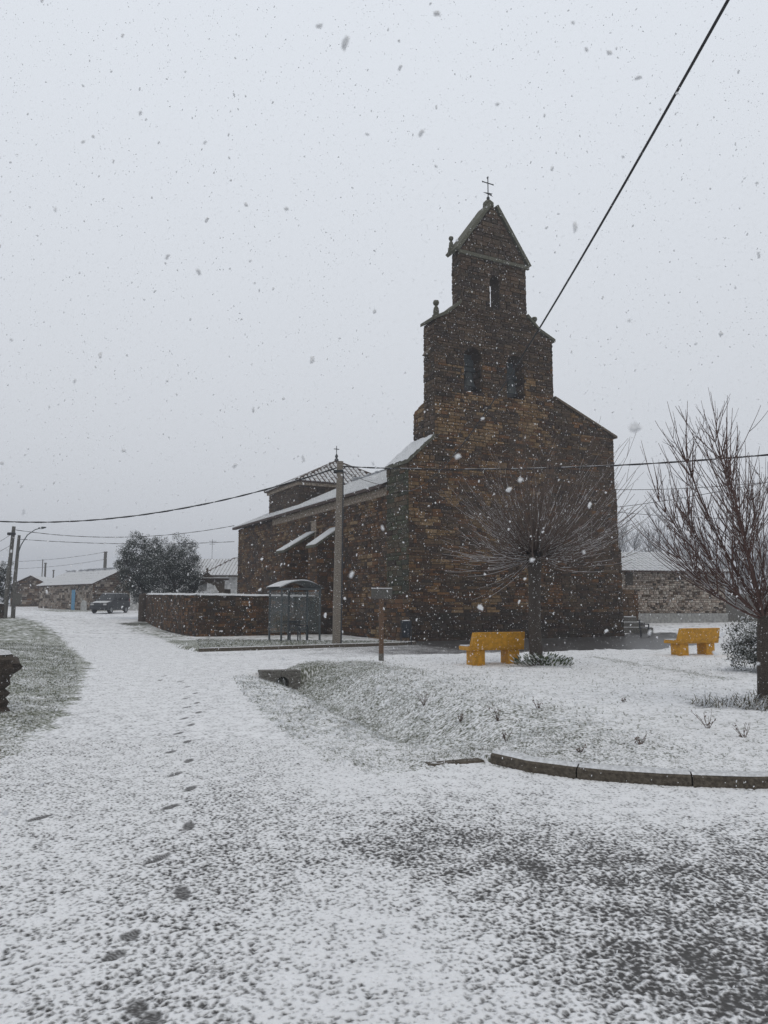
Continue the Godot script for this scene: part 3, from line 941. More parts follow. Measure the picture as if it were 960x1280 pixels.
	masonry(ts, courses(PackedVector2Array([Vector2(2.88, 15.62), Vector2(6.74, 15.62), Vector2(6.74, 18.35), Vector2(2.88, 18.35)]), [slit], Vector2(0.14, 0.24), Vector2(0.25, 0.7), pal_facade, 41), FC(0, 0), fU, fN, 40)
	masonry(ts, courses(PackedVector2Array([Vector2(0, 15.62), Vector2(0.72, 15.62), Vector2(0.72, 18.3), Vector2(0, 18.3)]), [], Vector2(0.15, 0.24), Vector2(0.25, 0.5), func(c, r): return pick(GREYB, r), 42), FC(2.88, 0, 0.72), lU, lN, 0)
	var gab := PackedVector2Array([Vector2(2.86, 18.36), Vector2(6.76, 18.36), Vector2(4.9, 20.95), Vector2(4.72, 20.95)])
	mb = MB.new()
	mb.prism(gab, FC(0, 0), fU, fN, 0.7)
	var gt := put(mb, "gablet", M["mortar"], ch)
	masonry(gt, courses(gab, [], Vector2(0.15, 0.26), Vector2(0.3, 0.7), func(c, r): return pick(GREYB, r), 43), FC(0, 0), fU, fN, 0)
	# raking coping stones of the gablet
	for s in [0, 1]:
		var a := Vector2(2.72, 18.26) if s == 0 else Vector2(6.90, 18.26)
		var b := Vector2(4.70, 21.0) if s == 0 else Vector2(4.92, 21.0)
		for q in 5:
			var p0: Vector2 = a.lerp(b, q / 5.0)
			var p1: Vector2 = a.lerp(b, (q + 1) / 5.0 - 0.001)
			var nn := (b - a).normalized()
			nn = Vector2(-nn.y, nn.x) if s == 0 else Vector2(nn.y, -nn.x)
			var pl := PackedVector2Array([p0, p1, p1 + nn * 0.17, p0 + nn * 0.17])
			if Geometry2D.is_polygon_clockwise(pl): pl.reverse()
			mb = MB.new()
			mb.prism(pl, FC(0, 0, -0.14), fU, fN, 1.0)
			put(mb, "coping_stone", M["lichen_stone"], gt)
	for q in 5:
		var t0 := lerpf(2.74, 6.88, q / 5.0) + 0.008
		var t1 := lerpf(2.74, 6.88, (q + 1) / 5.0) - 0.008
		mb = MB.new()
		mb.prism(PackedVector2Array([Vector2(t0, 18.12), Vector2(t1, 18.12), Vector2(t1, 18.3), Vector2(t0, 18.3)]), FC(0, 0, -0.15), fU, fN, 0.12)
		put(mb, "cornice_stone", M["lichen_stone"], ts)
	# sloping copings on the belfry shoulders
	for sl in [[1.24, 14.56, 2.14, 15.06], [2.14, 15.06, 2.86, 15.68], [8.45, 14.66, 7.5, 15.06], [7.5, 15.06, 6.78, 15.68]]:
		var a := Vector2(sl[0], sl[1]); var b := Vector2(sl[2], sl[3])
		var pl := PackedVector2Array([a, b, b + Vector2(0, 0.15), a + Vector2(0, 0.15)])
		if Geometry2D.is_polygon_clockwise(pl): pl.reverse()
		mb = MB.new()
		mb.prism(pl, FC(0, 0, -0.12), fU, fN, 1.12)
		put(mb, "coping_stone", M["lichen_stone"], bg)
	# drip stones at the sides of the belfry, as the photo shows one on the left
	mb = MB.new()
	mb.prism(PackedVector2Array([Vector2(1.2, 13.1), Vector2(1.37, 13.1), Vector2(1.37, 13.36)]), FC(0, 0, 0.3), fU, fN, 0.5)
	put(mb, "drip_stone", M["dressed"], bg)
	# ---- finials: ball on a waisted pedestal
	for q in [[1.78, 14.98, 0.45, 0.82], [7.6, 15.22, 0.45, 0.8], [2.72, 18.55, 0.55, 0.66]]:
		mb = MB.new()
		var k: float = q[3]
		mb.box(Vector3(-0.17, -0.12, -0.17) * k, Vector3(0.17, 0.12, 0.17) * k, Transform3D(Basis(fU, Vector3.UP, fN), FC(q[0], q[1], q[2])))
		mb.lathe(FC(q[0], q[1], q[2]), [Vector2(0.16, 0.12) * k, Vector2(0.18, 0.3) * k, Vector2(0.15, 0.5) * k, Vector2(0.08, 0.62) * k, Vector2(0.08, 0.66) * k, Vector2(0.15, 0.72) * k, Vector2(0.185, 0.83) * k, Vector2(0.15, 0.95) * k, Vector2(0.0, 1.0) * k], 10)
		put(mb, "finial", M["lichen_stone"], ch)
	# ---- apex block, ball and iron cross with vane
	mb = MB.new()
	mb.lathe(FC(4.81, 20.85, 0.36), [Vector2(0.0, -0.25), Vector2(0.42, -0.25), Vector2(0.3, 0.08), Vector2(0.22, 0.22), Vector2(0.28, 0.3), Vector2(0.27, 0.48), Vector2(0.14, 0.62), Vector2(0.0, 0.66)], 10)
	var ap := put(mb, "apex_stone", M["lichen_stone"], ch)
	mb = MB.new()
	var B := Transform3D(Basis(fU, Vector3.UP, fN), FC(4.81, 21.4, 0.36))
	mb.lathe(B.origin, [Vector2(0.0, 0.08), Vector2(0.07, 0.12), Vector2(0.085, 0.19), Vector2(0.07, 0.26), Vector2(0.0, 0.3)], 8)
	mb.box(Vector3(-0.018, 0, -0.018), Vector3(0.018, 1.34, 0.018), B)
	mb.box(Vector3(-0.30, 0.98, -0.016), Vector3(0.30, 1.02, 0.016), B)
	mb.box(Vector3(-0.34, 0.965, -0.016), Vector3(-0.30, 1.035, 0.016), B)
	mb.box(Vector3(0.30, 0.965, -0.016), Vector3(0.34, 1.035, 0.016), B)
	mb.prism(PackedVector2Array([Vector2(-0.09, 1.26), Vector2(0.0, 1.22), Vector2(0.05, 1.3), Vector2(0.03, 1.4), Vector2(-0.02, 1.32)]), B.origin, fU, fN, 0.012)
	put(mb, "iron_cross", M["iron"], ch)
	mb = MB.new()
	mb.prism(PackedVector2Array([Vector2(-0.30, 0.46), Vector2(0.0, 0.41), Vector2(0.28, 0.36), Vector2(0.2, 0.44), Vector2(0.28, 0.52), Vector2(0.0, 0.5)]), B.origin, fU, fN, 0.012)
	put(mb, "weather_vane", M["iron"], ch)
	# ---- nave: side wall
	var len := 23.4
	var side := PackedVector2Array([Vector2(0, -0.3), Vector2(len, -0.3), Vector2(len, 7.0), Vector2(0, 7.0)])
	var so := FC(0.12, 0, 2.0 + len)
	mb = MB.new()
	mb.prism(side, so, lU, lN, 1.0)
	var nw := put(mb, "nave_wall", M["mortar"], ch)
	var low := PackedVector2Array([Vector2(0, 0.0), Vector2(len, -0.3), Vector2(len, 6.62), Vector2(0, 7.0)])
	masonry(nw, courses(low, [], Vector2(0.10, 0.2), Vector2(0.2, 0.6), pal_nave, 51), so, lU, lN, 120)
	mb = MB.new()
	mb.prism(PackedVector2Array([Vector2(7.5, 6.62), Vector2(len, 6.62), Vector2(len, 7.08), Vector2(7.5, 7.08)]), so + lN * 0.085, lU, lN, 0.1)
	put(mb, "plaster_band", M["plaster"], nw)
	mb = MB.new()
	mb.prism(PackedVector2Array([Vector2(14.0, 4.4), Vector2(14.75, 4.3), Vector2(14.8, 6.2), Vector2(14.1, 6.3)]), so + lN * 0.078, lU, lN, 0.04)
	put(mb, "plaster_patch", M["plaster"], nw)
	# far end wall and south wall close the building
	mb = MB.new()
	mb.prism(PackedVector2Array([Vector2(0, -0.3), Vector2(10.8, -0.3), Vector2(10.8, 7.0), Vector2(5.4, 9.5), Vector2(0, 7.0)]), FC(10.92, 0, 2.0 + len + 0.01), -fU, -fN, 0.8)
	mb.prism(PackedVector2Array([Vector2(0, -0.3), Vector2(len, -0.3), Vector2(len, 7.0), Vector2(0, 7.0)]), FC(10.92, 0, 2.0), -fN, fU, 0.8)
	put(mb, "outer_wall", M["mortar"], ch)
	# roof planes: eaves 7.35, ridge 9.65
	var roof := sub(ch, "nave_roof")
	var ra := FC(-0.28, 7.12, 2.0 + len + 0.3)
	var rb := FC(-0.28, 7.12, 2.03)
	var run := FC(5.3, 9.72, 2.03) - rb
	var sl := run.length()
	var lenr := (rb - ra).length()
	tiled_plane(roof, ra, rb, run, PackedVector2Array([Vector2(0, 0), Vector2(lenr, 0), Vector2(lenr, sl), Vector2(5.0, sl), Vector2(0, 0.6)]), 0.24, 0.42, 0.035, 0.055)
	var rc := FC(10.9, 7.12, 2.03)
	var rd := FC(10.9, 7.12, 2.0 + len + 0.3)
	tiled_plane(roof, rc, rd, FC(5.3, 9.72, 2.03) - rc, PackedVector2Array([Vector2(0, 0), Vector2(lenr, 0), Vector2(lenr - 5.0, sl), Vector2(0, sl)]), 0.6, 0.8, 0.03, 0.05)
	mb = MB.new()
	for q in 60:
		var s0 := lenr * q / 60.0 + 0.01
		var s1 := lenr * (q + 1) / 60.0 - 0.01
		var d := (rb - ra).normalized()
		mb.prism(PackedVector2Array([Vector2(s0, -0.13), Vector2(s1, -0.13), Vector2(s1, 0.0), Vector2(s0, 0.0)]), ra + lN * 0.02, d, lN, 0.25)
	put(mb, "eaves_tiles", M["tile"], roof).set_meta("kind", "stuff")
	# ---- raised chancel block with hipped roof
	var q0 := Vector2(1.35, 2.0 + 14.7)       # its near left corner: t, back
	var cw := 7.8
	var cd := 5.6
	var ce := 9.45
	mb = MB.new()
	mb.prism(PackedVector2Array([Vector2(0, 6.0), Vector2(cw, 6.0), Vector2(cw, ce), Vector2(0, ce)]), FC(q0.x, 0, q0.y), fU, fN, cd)
	var cb := put(mb, "chancel_wall", M["mortar"], ch)
	var stw := PackedVector2Array([Vector2(0, 7.2), Vector2(cw, 7.2), Vector2(cw, ce - 0.22), Vector2(0, ce - 0.22)])
	masonry(cb, courses(stw, [], Vector2(0.14, 0.24), Vector2(0.3, 0.7), func(c, r): return pick(GREYB, r), 61), FC(q0.x, 0, q0.y), fU, fN, 0)
	masonry(cb, courses(PackedVector2Array([Vector2(0, 7.2), Vector2(cd, 7.2), Vector2(cd, ce - 0.22), Vector2(0, ce - 0.22)]), [], Vector2(0.14, 0.24), Vector2(0.3, 0.7), func(c, r): return pick(GREYB, r), 62), FC(q0.x, 0, q0.y + cd), lU, lN, 0)
	mb = MB.new()
	mb.box(Vector3(-0.16, -0.24, -cd - 0.16), Vector3(cw + 0.16, 0.0, 0.16), Transform3D(Basis(fU, Vector3.UP, fN), FC(q0.x, ce, q0.y)))
	put(mb, "plaster_cornice", M["plaster"], cb)
	var cr := sub(ch, "chancel_roof")
	var apex := FC(q0.x + cw / 2, 11.55, q0.y + cd / 2)
	var corners := [FC(q0.x - 0.3, ce + 0.03, q0.y - 0.3), FC(q0.x + cw + 0.3, ce + 0.03, q0.y - 0.3), FC(q0.x + cw + 0.3, ce + 0.03, q0.y + cd + 0.3), FC(q0.x - 0.3, ce + 0.03, q0.y + cd + 0.3)]
	for k in 4:
		var a: Vector3 = corners[k]
		var b: Vector3 = corners[(k + 1) % 4]
		var l := a.distance_to(b)
		var mid := (a + b) / 2
		var up := apex - mid
		tiled_plane(cr, a, b, up, PackedVector2Array([Vector2(0, 0), Vector2(l, 0), Vector2(l / 2, up.length())]), 0.34, 0.40, 0.10, 0.06)
	for k in 4:
		mb = MB.new()
		var a: Vector3 = corners[k]
		mb.tube(PackedVector3Array([a.lerp(apex, 0.0), a.lerp(apex, 1.0)]), PackedFloat32Array([0.09, 0.09]), 6)
		put(mb, "hip_ridge", M["tile"], cr)
	mb = MB.new()
	mb.lathe(apex, [Vector2(0.16, -0.05), Vector2(0.14, 0.15), Vector2(0.06, 0.22), Vector2(0.12, 0.36), Vector2(0.05, 0.5), Vector2(0.02, 0.55), Vector2(0.0, 0.56)], 8)
	mb.box(Vector3(-0.02, 0.5, -0.02), Vector3(0.02, 1.1, 0.02), Transform3D(Basis(fU, Vector3.UP, fN), apex))
	mb.box(Vector3(-0.2, 0.85, -0.02), Vector3(0.2, 0.9, 0.02), Transform3D(Basis(fU, Vector3.UP, fN), apex))
	put(mb, "roof_cross", M["iron"], ch)
	# lower sacristy roof leaning on the far side of the block
	mb = MB.new()
	mb.prism(PackedVector2Array([Vector2(0, 6.6), Vector2(2.2, 6.6), Vector2(2.2, 9.0), Vector2(1.75, 9.0)]), FC(q0.x + 0.4, 0, q0.y + cd + 2.2), lU, lN, 5.0)
	put(mb, "lean_to", M["tile"], ch)
	# ---- buttresses on the side wall with snowed sloping tops
	for q in [[8.9, 1.75, 5.6, 4.5], [5.5, 1.3, 5.57, 4.6]]:
		var bk: float = 2.0 + q[0]
		var bw := 1.15
		mb = MB.new()
		var pl := PackedVector2Array([Vector2(-q[1], -0.2), Vector2(0.15, -0.2), Vector2(0.15, q[2] - 0.05), Vector2(-q[1], q[3])])
		mb.prism(pl, FC(0.12, 0, bk), fU, fN, bw)
		var bt := put(mb, "buttress", M["mortar"], ch)
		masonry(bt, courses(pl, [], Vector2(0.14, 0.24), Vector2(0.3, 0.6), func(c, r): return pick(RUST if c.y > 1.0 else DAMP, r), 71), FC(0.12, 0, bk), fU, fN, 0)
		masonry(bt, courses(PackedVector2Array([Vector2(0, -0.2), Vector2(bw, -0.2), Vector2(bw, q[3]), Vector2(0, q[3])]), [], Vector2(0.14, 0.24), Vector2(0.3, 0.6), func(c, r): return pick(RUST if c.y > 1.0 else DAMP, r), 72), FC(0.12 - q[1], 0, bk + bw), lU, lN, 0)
		mb = MB.new()
		var sn := PackedVector2Array([Vector2(-q[1] - 0.14, q[3] - 0.09), Vector2(0.1, q[2] + 0.0), Vector2(0.1, q[2] + 0.12), Vector2(-q[1] - 0.14, q[3] + 0.05)])
		mb.prism(sn, FC(0.12, 0, bk - 0.1), fU, fN, bw + 0.2)
		var cap := put(mb, "buttress_cap", M["lichen_stone"], bt)
		mb = MB.new()
		mb.prism(PackedVector2Array([Vector2(-q[1] - 0.13, q[3] + 0.04), Vector2(0.1, q[2] + 0.12), Vector2(0.1, q[2] + 0.2), Vector2(-q[1] - 0.1, q[3] + 0.11)]), FC(0.12, 0, bk - 0.08), fU, fN, bw + 0.16)
		put(mb, "snow", M["snow"], cap)
	# ---- bells, each hanging in its opening
	for q in [[3.42, 11.72, "bronze bell in the bell gable opening beside the wing with the sloping snowy top", 0.40], [5.88, 11.68, "bronze bell in the bell gable opening beside the long roof slope", 0.40]]:
		var bl := thing("bell", q[2], "bell", FC(q[0], q[1], 0.42), 0.0, "bells in the bell gable")
		mb = MB.new()
		var k: float = q[3] / 0.4
		mb.lathe(bl.position, [Vector2(0.0, 0.04), Vector2(0.40, 0.02), Vector2(0.44, 0.0), Vector2(0.45, 0.03), Vector2(0.40, 0.14), Vector2(0.34, 0.32), Vector2(0.31, 0.55), Vector2(0.28, 0.7), Vector2(0.16, 0.8), Vector2(0.0, 0.82)], 20)
		put(mb, "bell_body", M["bronze"], bl)
		mb = MB.new()
		var X := Transform3D(Basis(fU, Vector3.UP, fN), bl.position)
		mb.box(Vector3(-0.42, 0.8, -0.13), Vector3(0.42, 1.04, 0.13), X, 0.02)
		mb.box(Vector3(-0.34, 1.04, -0.12), Vector3(0.34, 1.42, 0.12), X, 0.03)
		mb.box(Vector3(-0.24, 1.42, -0.1), Vector3(0.24, 1.64, 0.1), X, 0.03)
		put(mb, "headstock", M["bronze"], bl)
		mb = MB.new()
		mb.box(Vector3(-0.52, 0.88, -0.03), Vector3(0.54, 0.94, 0.03), X)
		put(mb, "axle", M["iron"], bl)

# snow in patches over a sloping quad (a, b along; d, e the other edge)
func snow_patch(parent: Node3D, q: Array, nx: int, ny: int, thick: float, share: float) -> void:
	var mb := MB.new()
	var nn: Vector3 = (q[1] - q[0]).cross(q[3] - q[0]).normalized()
	if nn.y < 0.0: nn = -nn
	var P := func(i: int, j: int, z: float):
		var a := float(i) / nx
		var b := float(j) / ny
		return q[0].lerp(q[1], a).lerp(q[3].lerp(q[2], a), b) + nn * z
	var H := func(i: int, j: int):
		var p: Vector3 = P.call(i, j, 0.0)
		return thick * clampf(0.6 + 1.5 * (share - 0.5) + 1.6 * n_fine.get_noise_2d(p.x * 1.7 + p.y, p.z * 1.7), -0.3, 1.4)
	for i in nx:
		for j in ny:
			var h0: float = H.call(i, j); var h1: float = H.call(i + 1, j); var h2: float = H.call(i + 1, j + 1); var h3: float = H.call(i, j + 1)
			if maxf(maxf(h0, h1), maxf(h2, h3)) > 0.0:
				mb.quad(P.call(i, j, h0), P.call(i + 1, j, h1), P.call(i + 1, j + 1, h2), P.call(i, j + 1, h3))
	put(mb, "snow", M["snow"], parent).set_meta("kind", "stuff")
# =====================================================================  walls and houses
func wall_frame(a: Vector2, b: Vector2) -> Array:   # O, U, N for a wall from a to b, outside on the right of travel a->b ... seen with a on the left
	var U := W(b.x - a.x, 0, b.y - a.y).normalized()
	var N := Vector3(-U.z, 0, U.x)
	return [W(a.x, 0, a.y), U, N]

func make_walls_and_houses() -> void:
	# ---- churchyard wall: bulges towards the street
	var line := PackedVector2Array([Vector2(-16.45, 53.6), Vector2(-14.05, 47.2), Vector2(-11.3, 40.6), Vector2(-9.6, 37.2), Vector2(-8.7, 36.0), Vector2(-7.9, 36.2), Vector2(-5.6, 37.9), Vector2(-2.75, 40.4)])
	var yard := thing("churchyard_wall", "long brown rubble wall with snowy rounded top beside the church", "wall", W(line[4].x, 0, line[4].y))
	var total := 0.0
	for k in line.size() - 1:
		var a := line[k]; var b := line[k + 1]
		var f := wall_frame(a, b)
		var l := a.distance_to(b)
		var top := func(p: Vector2): return gy(p.x, p.y) + 1.88 - 0.06 * smoothstep(40.0, 54.0, p.y)
		var lo := minf(gy(a.x, a.y), gy(b.x, b.y)) - 0.4
		var poly := PackedVector2Array([Vector2(0, lo), Vector2(l, lo), Vector2(l, top.call(b)), Vector2(0, top.call(a))])
		var mb := MB.new()
		mb.prism(poly, f[0], f[1], f[2], 0.5)
		var sec := put(mb, "wall_section", M["mortar"], yard)
		masonry(sec, courses(poly, [], Vector2(0.10, 0.20), Vector2(0.18, 0.45), func(c, r): return pick(RUST if r.randf() < 0.7 else DAMP, r), 81 + k), f[0], f[1], f[2], 0)
		mb = MB.new()
		var n := int(l / 0.25)
		for q in n:
			var x0 := l * q / n
			var x1 := l * (q + 1) / n
			for s in 5:
				var c0 := -0.10 + s * 0.14
				var c1 := c0 + 0.14
				var prof := func(x: float, c: float):
					var t := (c - 0.25) / 0.37
					var y: float = lerpf(top.call(a), top.call(b), x / l) + 0.10 * (1.0 - t * t) + 0.045 * n_fine.get_noise_2d((a.x + x) * 2.0, c * 3.0 + k)
					return f[0] + f[1] * x - f[2] * c + Vector3.UP * y
				mb.quad(prof.call(x0, c0), prof.call(x1, c0), prof.call(x1, c1), prof.call(x0, c1))
		put(mb, "snow_cap", M["snow"], sec).set_meta("kind", "stuff")
	# rounded end pier
	var pm := MB.new()
	var pe := line[0]
	var py := gy(pe.x, pe.y)
	pm.lathe(W(pe.x - 0.05, py - 0.3, pe.y - 0.2), [Vector2(0.42, 0), Vector2(0.42, 2.0), Vector2(0.36, 2.15), Vector2(0.0, 2.22)], 12)
	put(pm, "end_pier", M["mortar"], yard)

	# ---- barns up the road
	barn("stone_barn", "long stone barn with light blue door and snowy roof", W(-29.4, 0, 78.0), Vector2(-38.6, 86.6), 6.4, 2.75, 4.25, 91, true)
	barn("stone_shed", "low stone shed with gable end past the barn with the blue door", W(-44.4, 0, 92.0), Vector2(-46.0, 102.0), 4.4, 2.5, 3.6, 95, false)
	# ---- white garage wall and the white house behind the bushes
	var gz := thing("white_garage", "low white rendered garage between the barn and the dark evergreen", "garage", W(-24.0, gy(-24, 78.5), 78.5))
	var mb2 := MB.new()
	mb2.box(Vector3(-1.8, -0.3, -3.0), Vector3(5.4, 2.7, 0.0), Transform3D(Basis(), gz.position))
	put(mb2, "wall", M["white_render"], gz)
	mb2 = MB.new()
	mb2.box(Vector3(-2.0, 2.702, -3.2), Vector3(5.6, 2.82, 0.2), Transform3D(Basis(), gz.position))
	var gzr := put(mb2, "roof", M["tile"], gz)
	mb2 = MB.new()
	mb2.box(Vector3(-2.0, 2.822, -3.2), Vector3(5.6, 2.9, 0.2), Transform3D(Basis(), gz.position), 0.03)
	put(mb2, "snow", M["snow"], gzr)
	white_house()
	stone_house()
	churchyard_gate()
	# ---- low wall and conifer at the left border
	var lw := thing("low_wall", "low dark stone wall with snow behind the leaning utility poles", "wall", W(-27.6, gy(-27.6, 54.6), 54.6))
	var a2 := Vector2(-34.0, 53.4); var b2 := Vector2(-27.0, 55.0)
	var f2 := wall_frame(a2, b2)
	var g2 := gy(-30, 54)
	var pl2 := PackedVector2Array([Vector2(0, g2 - 0.3), Vector2(7.18, g2 - 0.3), Vector2(7.18, g2 + 1.0), Vector2(0, g2 + 1.2)])
	mb2 = MB.new()
	mb2.prism(pl2, f2[0], f2[1], f2[2], 0.5)
	var lws := put(mb2, "wall_core", M["mortar"], lw)
	masonry(lws, courses(pl2, [], Vector2(0.12, 0.22), Vector2(0.2, 0.5), func(c, r): return pick(DAMP if r.randf() < 0.5 else GREYB, r), 99), f2[0], f2[1], f2[2], 0)
	mb2 = MB.new()
	mb2.prism(PackedVector2Array([Vector2(0, g2 + 1.2), Vector2(7.18, g2 + 1.0), Vector2(7.18, g2 + 1.1), Vector2(0, g2 + 1.31)]), f2[0] + f2[2] * 0.06, f2[1], f2[2], 0.6)
	put(mb2, "snow_cap", M["snow"], lws)

func roof_quad(parent: Node3D, a: Vector3, b: Vector3, up: Vector3, tw := 0.3, gap := 0.05, thick := 0.05) -> void:
	var l := a.distance_to(b)
	tiled_plane(parent, a, b, up, PackedVector2Array([Vector2(0, 0), Vector2(l, 0), Vector2(l, up.length()), Vector2(0, up.length())]), tw, 0.7, gap, thick)

func barn(called: String, label: String, corner: Vector3, far: Vector2, deep: float, eave: float, ridge: float, seed_: int, door: bool) -> void:
	var c := Vector2(corner.x, -corner.z)
	var g := gy(c.x, c.y)
	var b := thing(called, label, "barn", W(c.x, g, c.y))
	var f := wall_frame(far, c)          # long wall, its far end on the left
	var l := far.distance_to(c)
	var g2 := gy(far.x, far.y)
	var lo := g - 0.4
	var ey := g + eave
	var pl := PackedVector2Array([Vector2(0, lo), Vector2(l, lo), Vector2(l, ey), Vector2(0, ey)])
	var holes := []
	if door: holes.push_back(PackedVector2Array([Vector2(l - 4.55, lo), Vector2(l - 3.75, lo), Vector2(l - 3.75, g + 2.15), Vector2(l - 4.55, g + 2.15)]))
	var mb := MB.new()
	mb.prism(pl, f[0], f[1], f[2], 0.5)
	var w := put(mb, "front_wall", M["mortar_pale"], b)
	masonry(w, courses(pl, holes, Vector2(0.16, 0.3), Vector2(0.25, 0.6), func(q, r): return pick(PALE if r.randf() < 0.75 + n_warp.get_noise_2d(q.x, q.y * 2.0) else GREYB, r), seed_), f[0], f[1], f[2], 0)
	# gable end, to the right of the corner
	var e := c + Vector2(f[2].x, -f[2].z) * -deep
	var fg := wall_frame(c, e)
	var gp_ := PackedVector2Array([Vector2(0, lo), Vector2(deep, lo), Vector2(deep, ey), Vector2(deep / 2, g + ridge), Vector2(0, ey)])
	mb = MB.new()
	mb.prism(gp_, fg[0] + fg[1] * 0.003, fg[1], fg[2], 0.5)
	var gw := put(mb, "gable_wall", M["mortar_pale"], b)
	masonry(gw, courses(gp_, [], Vector2(0.16, 0.3), Vector2(0.25, 0.6), func(q, r): return pick(GREYB if r.randf() < 0.4 else (RUST if r.randf() < 0.5 else PALE), r), seed_ + 1), fg[0], fg[1], fg[2], 0)
	mb = MB.new()
	mb.prism(PackedVector2Array([Vector2(0, lo), Vector2(deep, lo), Vector2(deep, ey), Vector2(deep / 2, g + ridge), Vector2(0, ey)]), fg[0] - fg[2] * (l - 0.5), fg[1], fg[2], 0.5)
	put(mb, "far_gable", M["mortar_pale"], b)
	mb = MB.new()
	mb.prism(pl, f[0] - f[2] * (deep - 0.5), f[1], f[2], 0.5)
	put(mb, "rear_wall", M["mortar_pale"], b)
	# roof
	var rf := sub(b, "roof")
	var A: Vector3 = f[0] - f[1] * 0.3 + f[2] * 0.3 + Vector3.UP * (ey - 0.08)
	var B: Vector3 = f[0] + f[1] * (l + 0.3) + f[2] * 0.3 + Vector3.UP * (ey - 0.08)
	var up: Vector3 = -f[2] * (deep / 2 + 0.3) + Vector3.UP * (ridge - eave + 0.16)
	roof_quad(rf, A, B, up, 0.34, 0.045, 0.06)
	var A2: Vector3 = B - f[2] * (deep + 0.6)
	var B2: Vector3 = A - f[2] * (deep + 0.6)
	roof_quad(rf, A2, B2, f[2] * (deep / 2 + 0.3) + Vector3.UP * (ridge - eave + 0.16), 0.6, 0.03, 0.05)
	if door:
		mb = MB.new()
		for q in 5:
			var x0 := l - 4.53 + q * 0.152
			mb.box(Vector3(x0, g - 0.02, 0.0), Vector3(x0 + 0.145, g + 2.12, 0.05), Transform3D(Basis(f[1], Vector3.UP, f[2]), f[0]))
		var d := put(mb, "door", M["blue_paint"], b)
		mb = MB.new()
		mb.box(Vector3(l - 4.7, g + 2.15, 0.01), Vector3(l - 3.6, g + 2.36, 0.09), Transform3D(Basis(f[1], Vector3.UP, f[2]), f[0]))
		put(mb, "lintel", M["old_wood"], b)
		for q in [[3.0, 2.1, 0.4, 0.42], [1.55, 2.1, 0.5, 0.4]]:  # brown wood panels added in place of the dark window openings
			mb = MB.new()
			mb.box(Vector3(l - q[0], g + q[1], 0.03), Vector3(l - q[0] + q[2], g + q[1] + q[3], 0.07), Transform3D(Basis(f[1], Vector3.UP, f[2]), f[0]))
			put(mb, "window_panel", M["old_wood"], b)
		mb = MB.new()
		mb.prism(PackedVector2Array([Vector2(l - 2.4, lo), Vector2(l - 0.9, lo), Vector2(l - 1.1, g + 0.9), Vector2(l - 1.9, g + 1.1), Vector2(l - 2.3, g + 0.7)]), f[0] + f[2] * 0.075, f[1], f[2], 0.04)
		put(mb, "plaster_patch", M["white_render"], b)

func white_house() -> void:
	var o := W(-17.6, gy(-17, 75), 75.0)
	var h := thing("white_house", "white rendered house with snowy hipped tile roof behind the church", "house", o)
	var g := o.y
	var mb := MB.new()
	mb.box(Vector3(-17.2, g - 0.3, -83.0), Vector3(-5.0, 4.4, -75.0))
	put(mb, "wall", M["white_render"], h)
	var rf := sub(h, "roof")
	var c := [Vector3(-17.7, 4.36, -74.5), Vector3(-4.5, 4.36, -74.5), Vector3(-4.5, 4.36, -83.5), Vector3(-17.7, 4.36, -83.5)]
	var r0 := Vector3(-15.4, 6.25, -79.0); var r1 := Vector3(-8.0, 6.25, -79.0)
	var up := Vector3(0, 1.89, -4.5)
	tiled_plane(rf, c[0], c[1], up, PackedVector2Array([Vector2(0, 0), Vector2(13.2, 0), Vector2(9.7, up.length()), Vector2(2.3, up.length())]), 0.34, 0.7, 0.035, 0.05)
	var ul := Vector3(2.3, 1.89, 0)
	tiled_plane(rf, c[3], c[0], ul, PackedVector2Array([Vector2(0, 0), Vector2(9.0, 0), Vector2(4.5, ul.length())]), 0.34, 0.7, 0.05, 0.05)
	for q in [[c[0], r0], [r0, r1], [c[1], r1]]:
		mb = MB.new()
		mb.tube(PackedVector3Array([q[0], q[1]]), PackedFloat32Array([0.1, 0.1]), 6)
		put(mb, "ridge_tiles", M["tile"], rf)
	mb = MB.new()
	mb.box(Vector3(-17.75, 4.2, -74.45), Vector3(-4.45, 4.34, -74.3))
	put(mb, "eaves_board", M["old_wood"], h)
	# the wing behind
	mb = MB.new()
	mb.box(Vector3(-24.0, g - 0.3, -92.0), Vector3(-17.3, 4.5, -82.0))
	put(mb, "wing_wall", M["white_render"], h)
	var wr := sub(h, "wing_roof")
	roof_quad(wr, Vector3(-24.3, 4.45, -81.7), Vector3(-17.0, 4.45, -81.7), Vector3(0, 2.2, -5.2), 0.34, 0.05, 0.05)
	mb = MB.new()
	for q in [[Vector3(-17.9, 5.9, -80), Vector3(-17.9, 8.3, -80)], [Vector3(-18.25, 8.1, -80), Vector3(-17.5, 8.1, -80)], [Vector3(-18.2, 7.8, -80), Vector3(-17.6, 7.8, -80)]]:
		mb.tube(PackedVector3Array([q[0], q[1]]), PackedFloat32Array([0.02, 0.02]), 5)
	put(mb, "aerial", M["iron"], h)

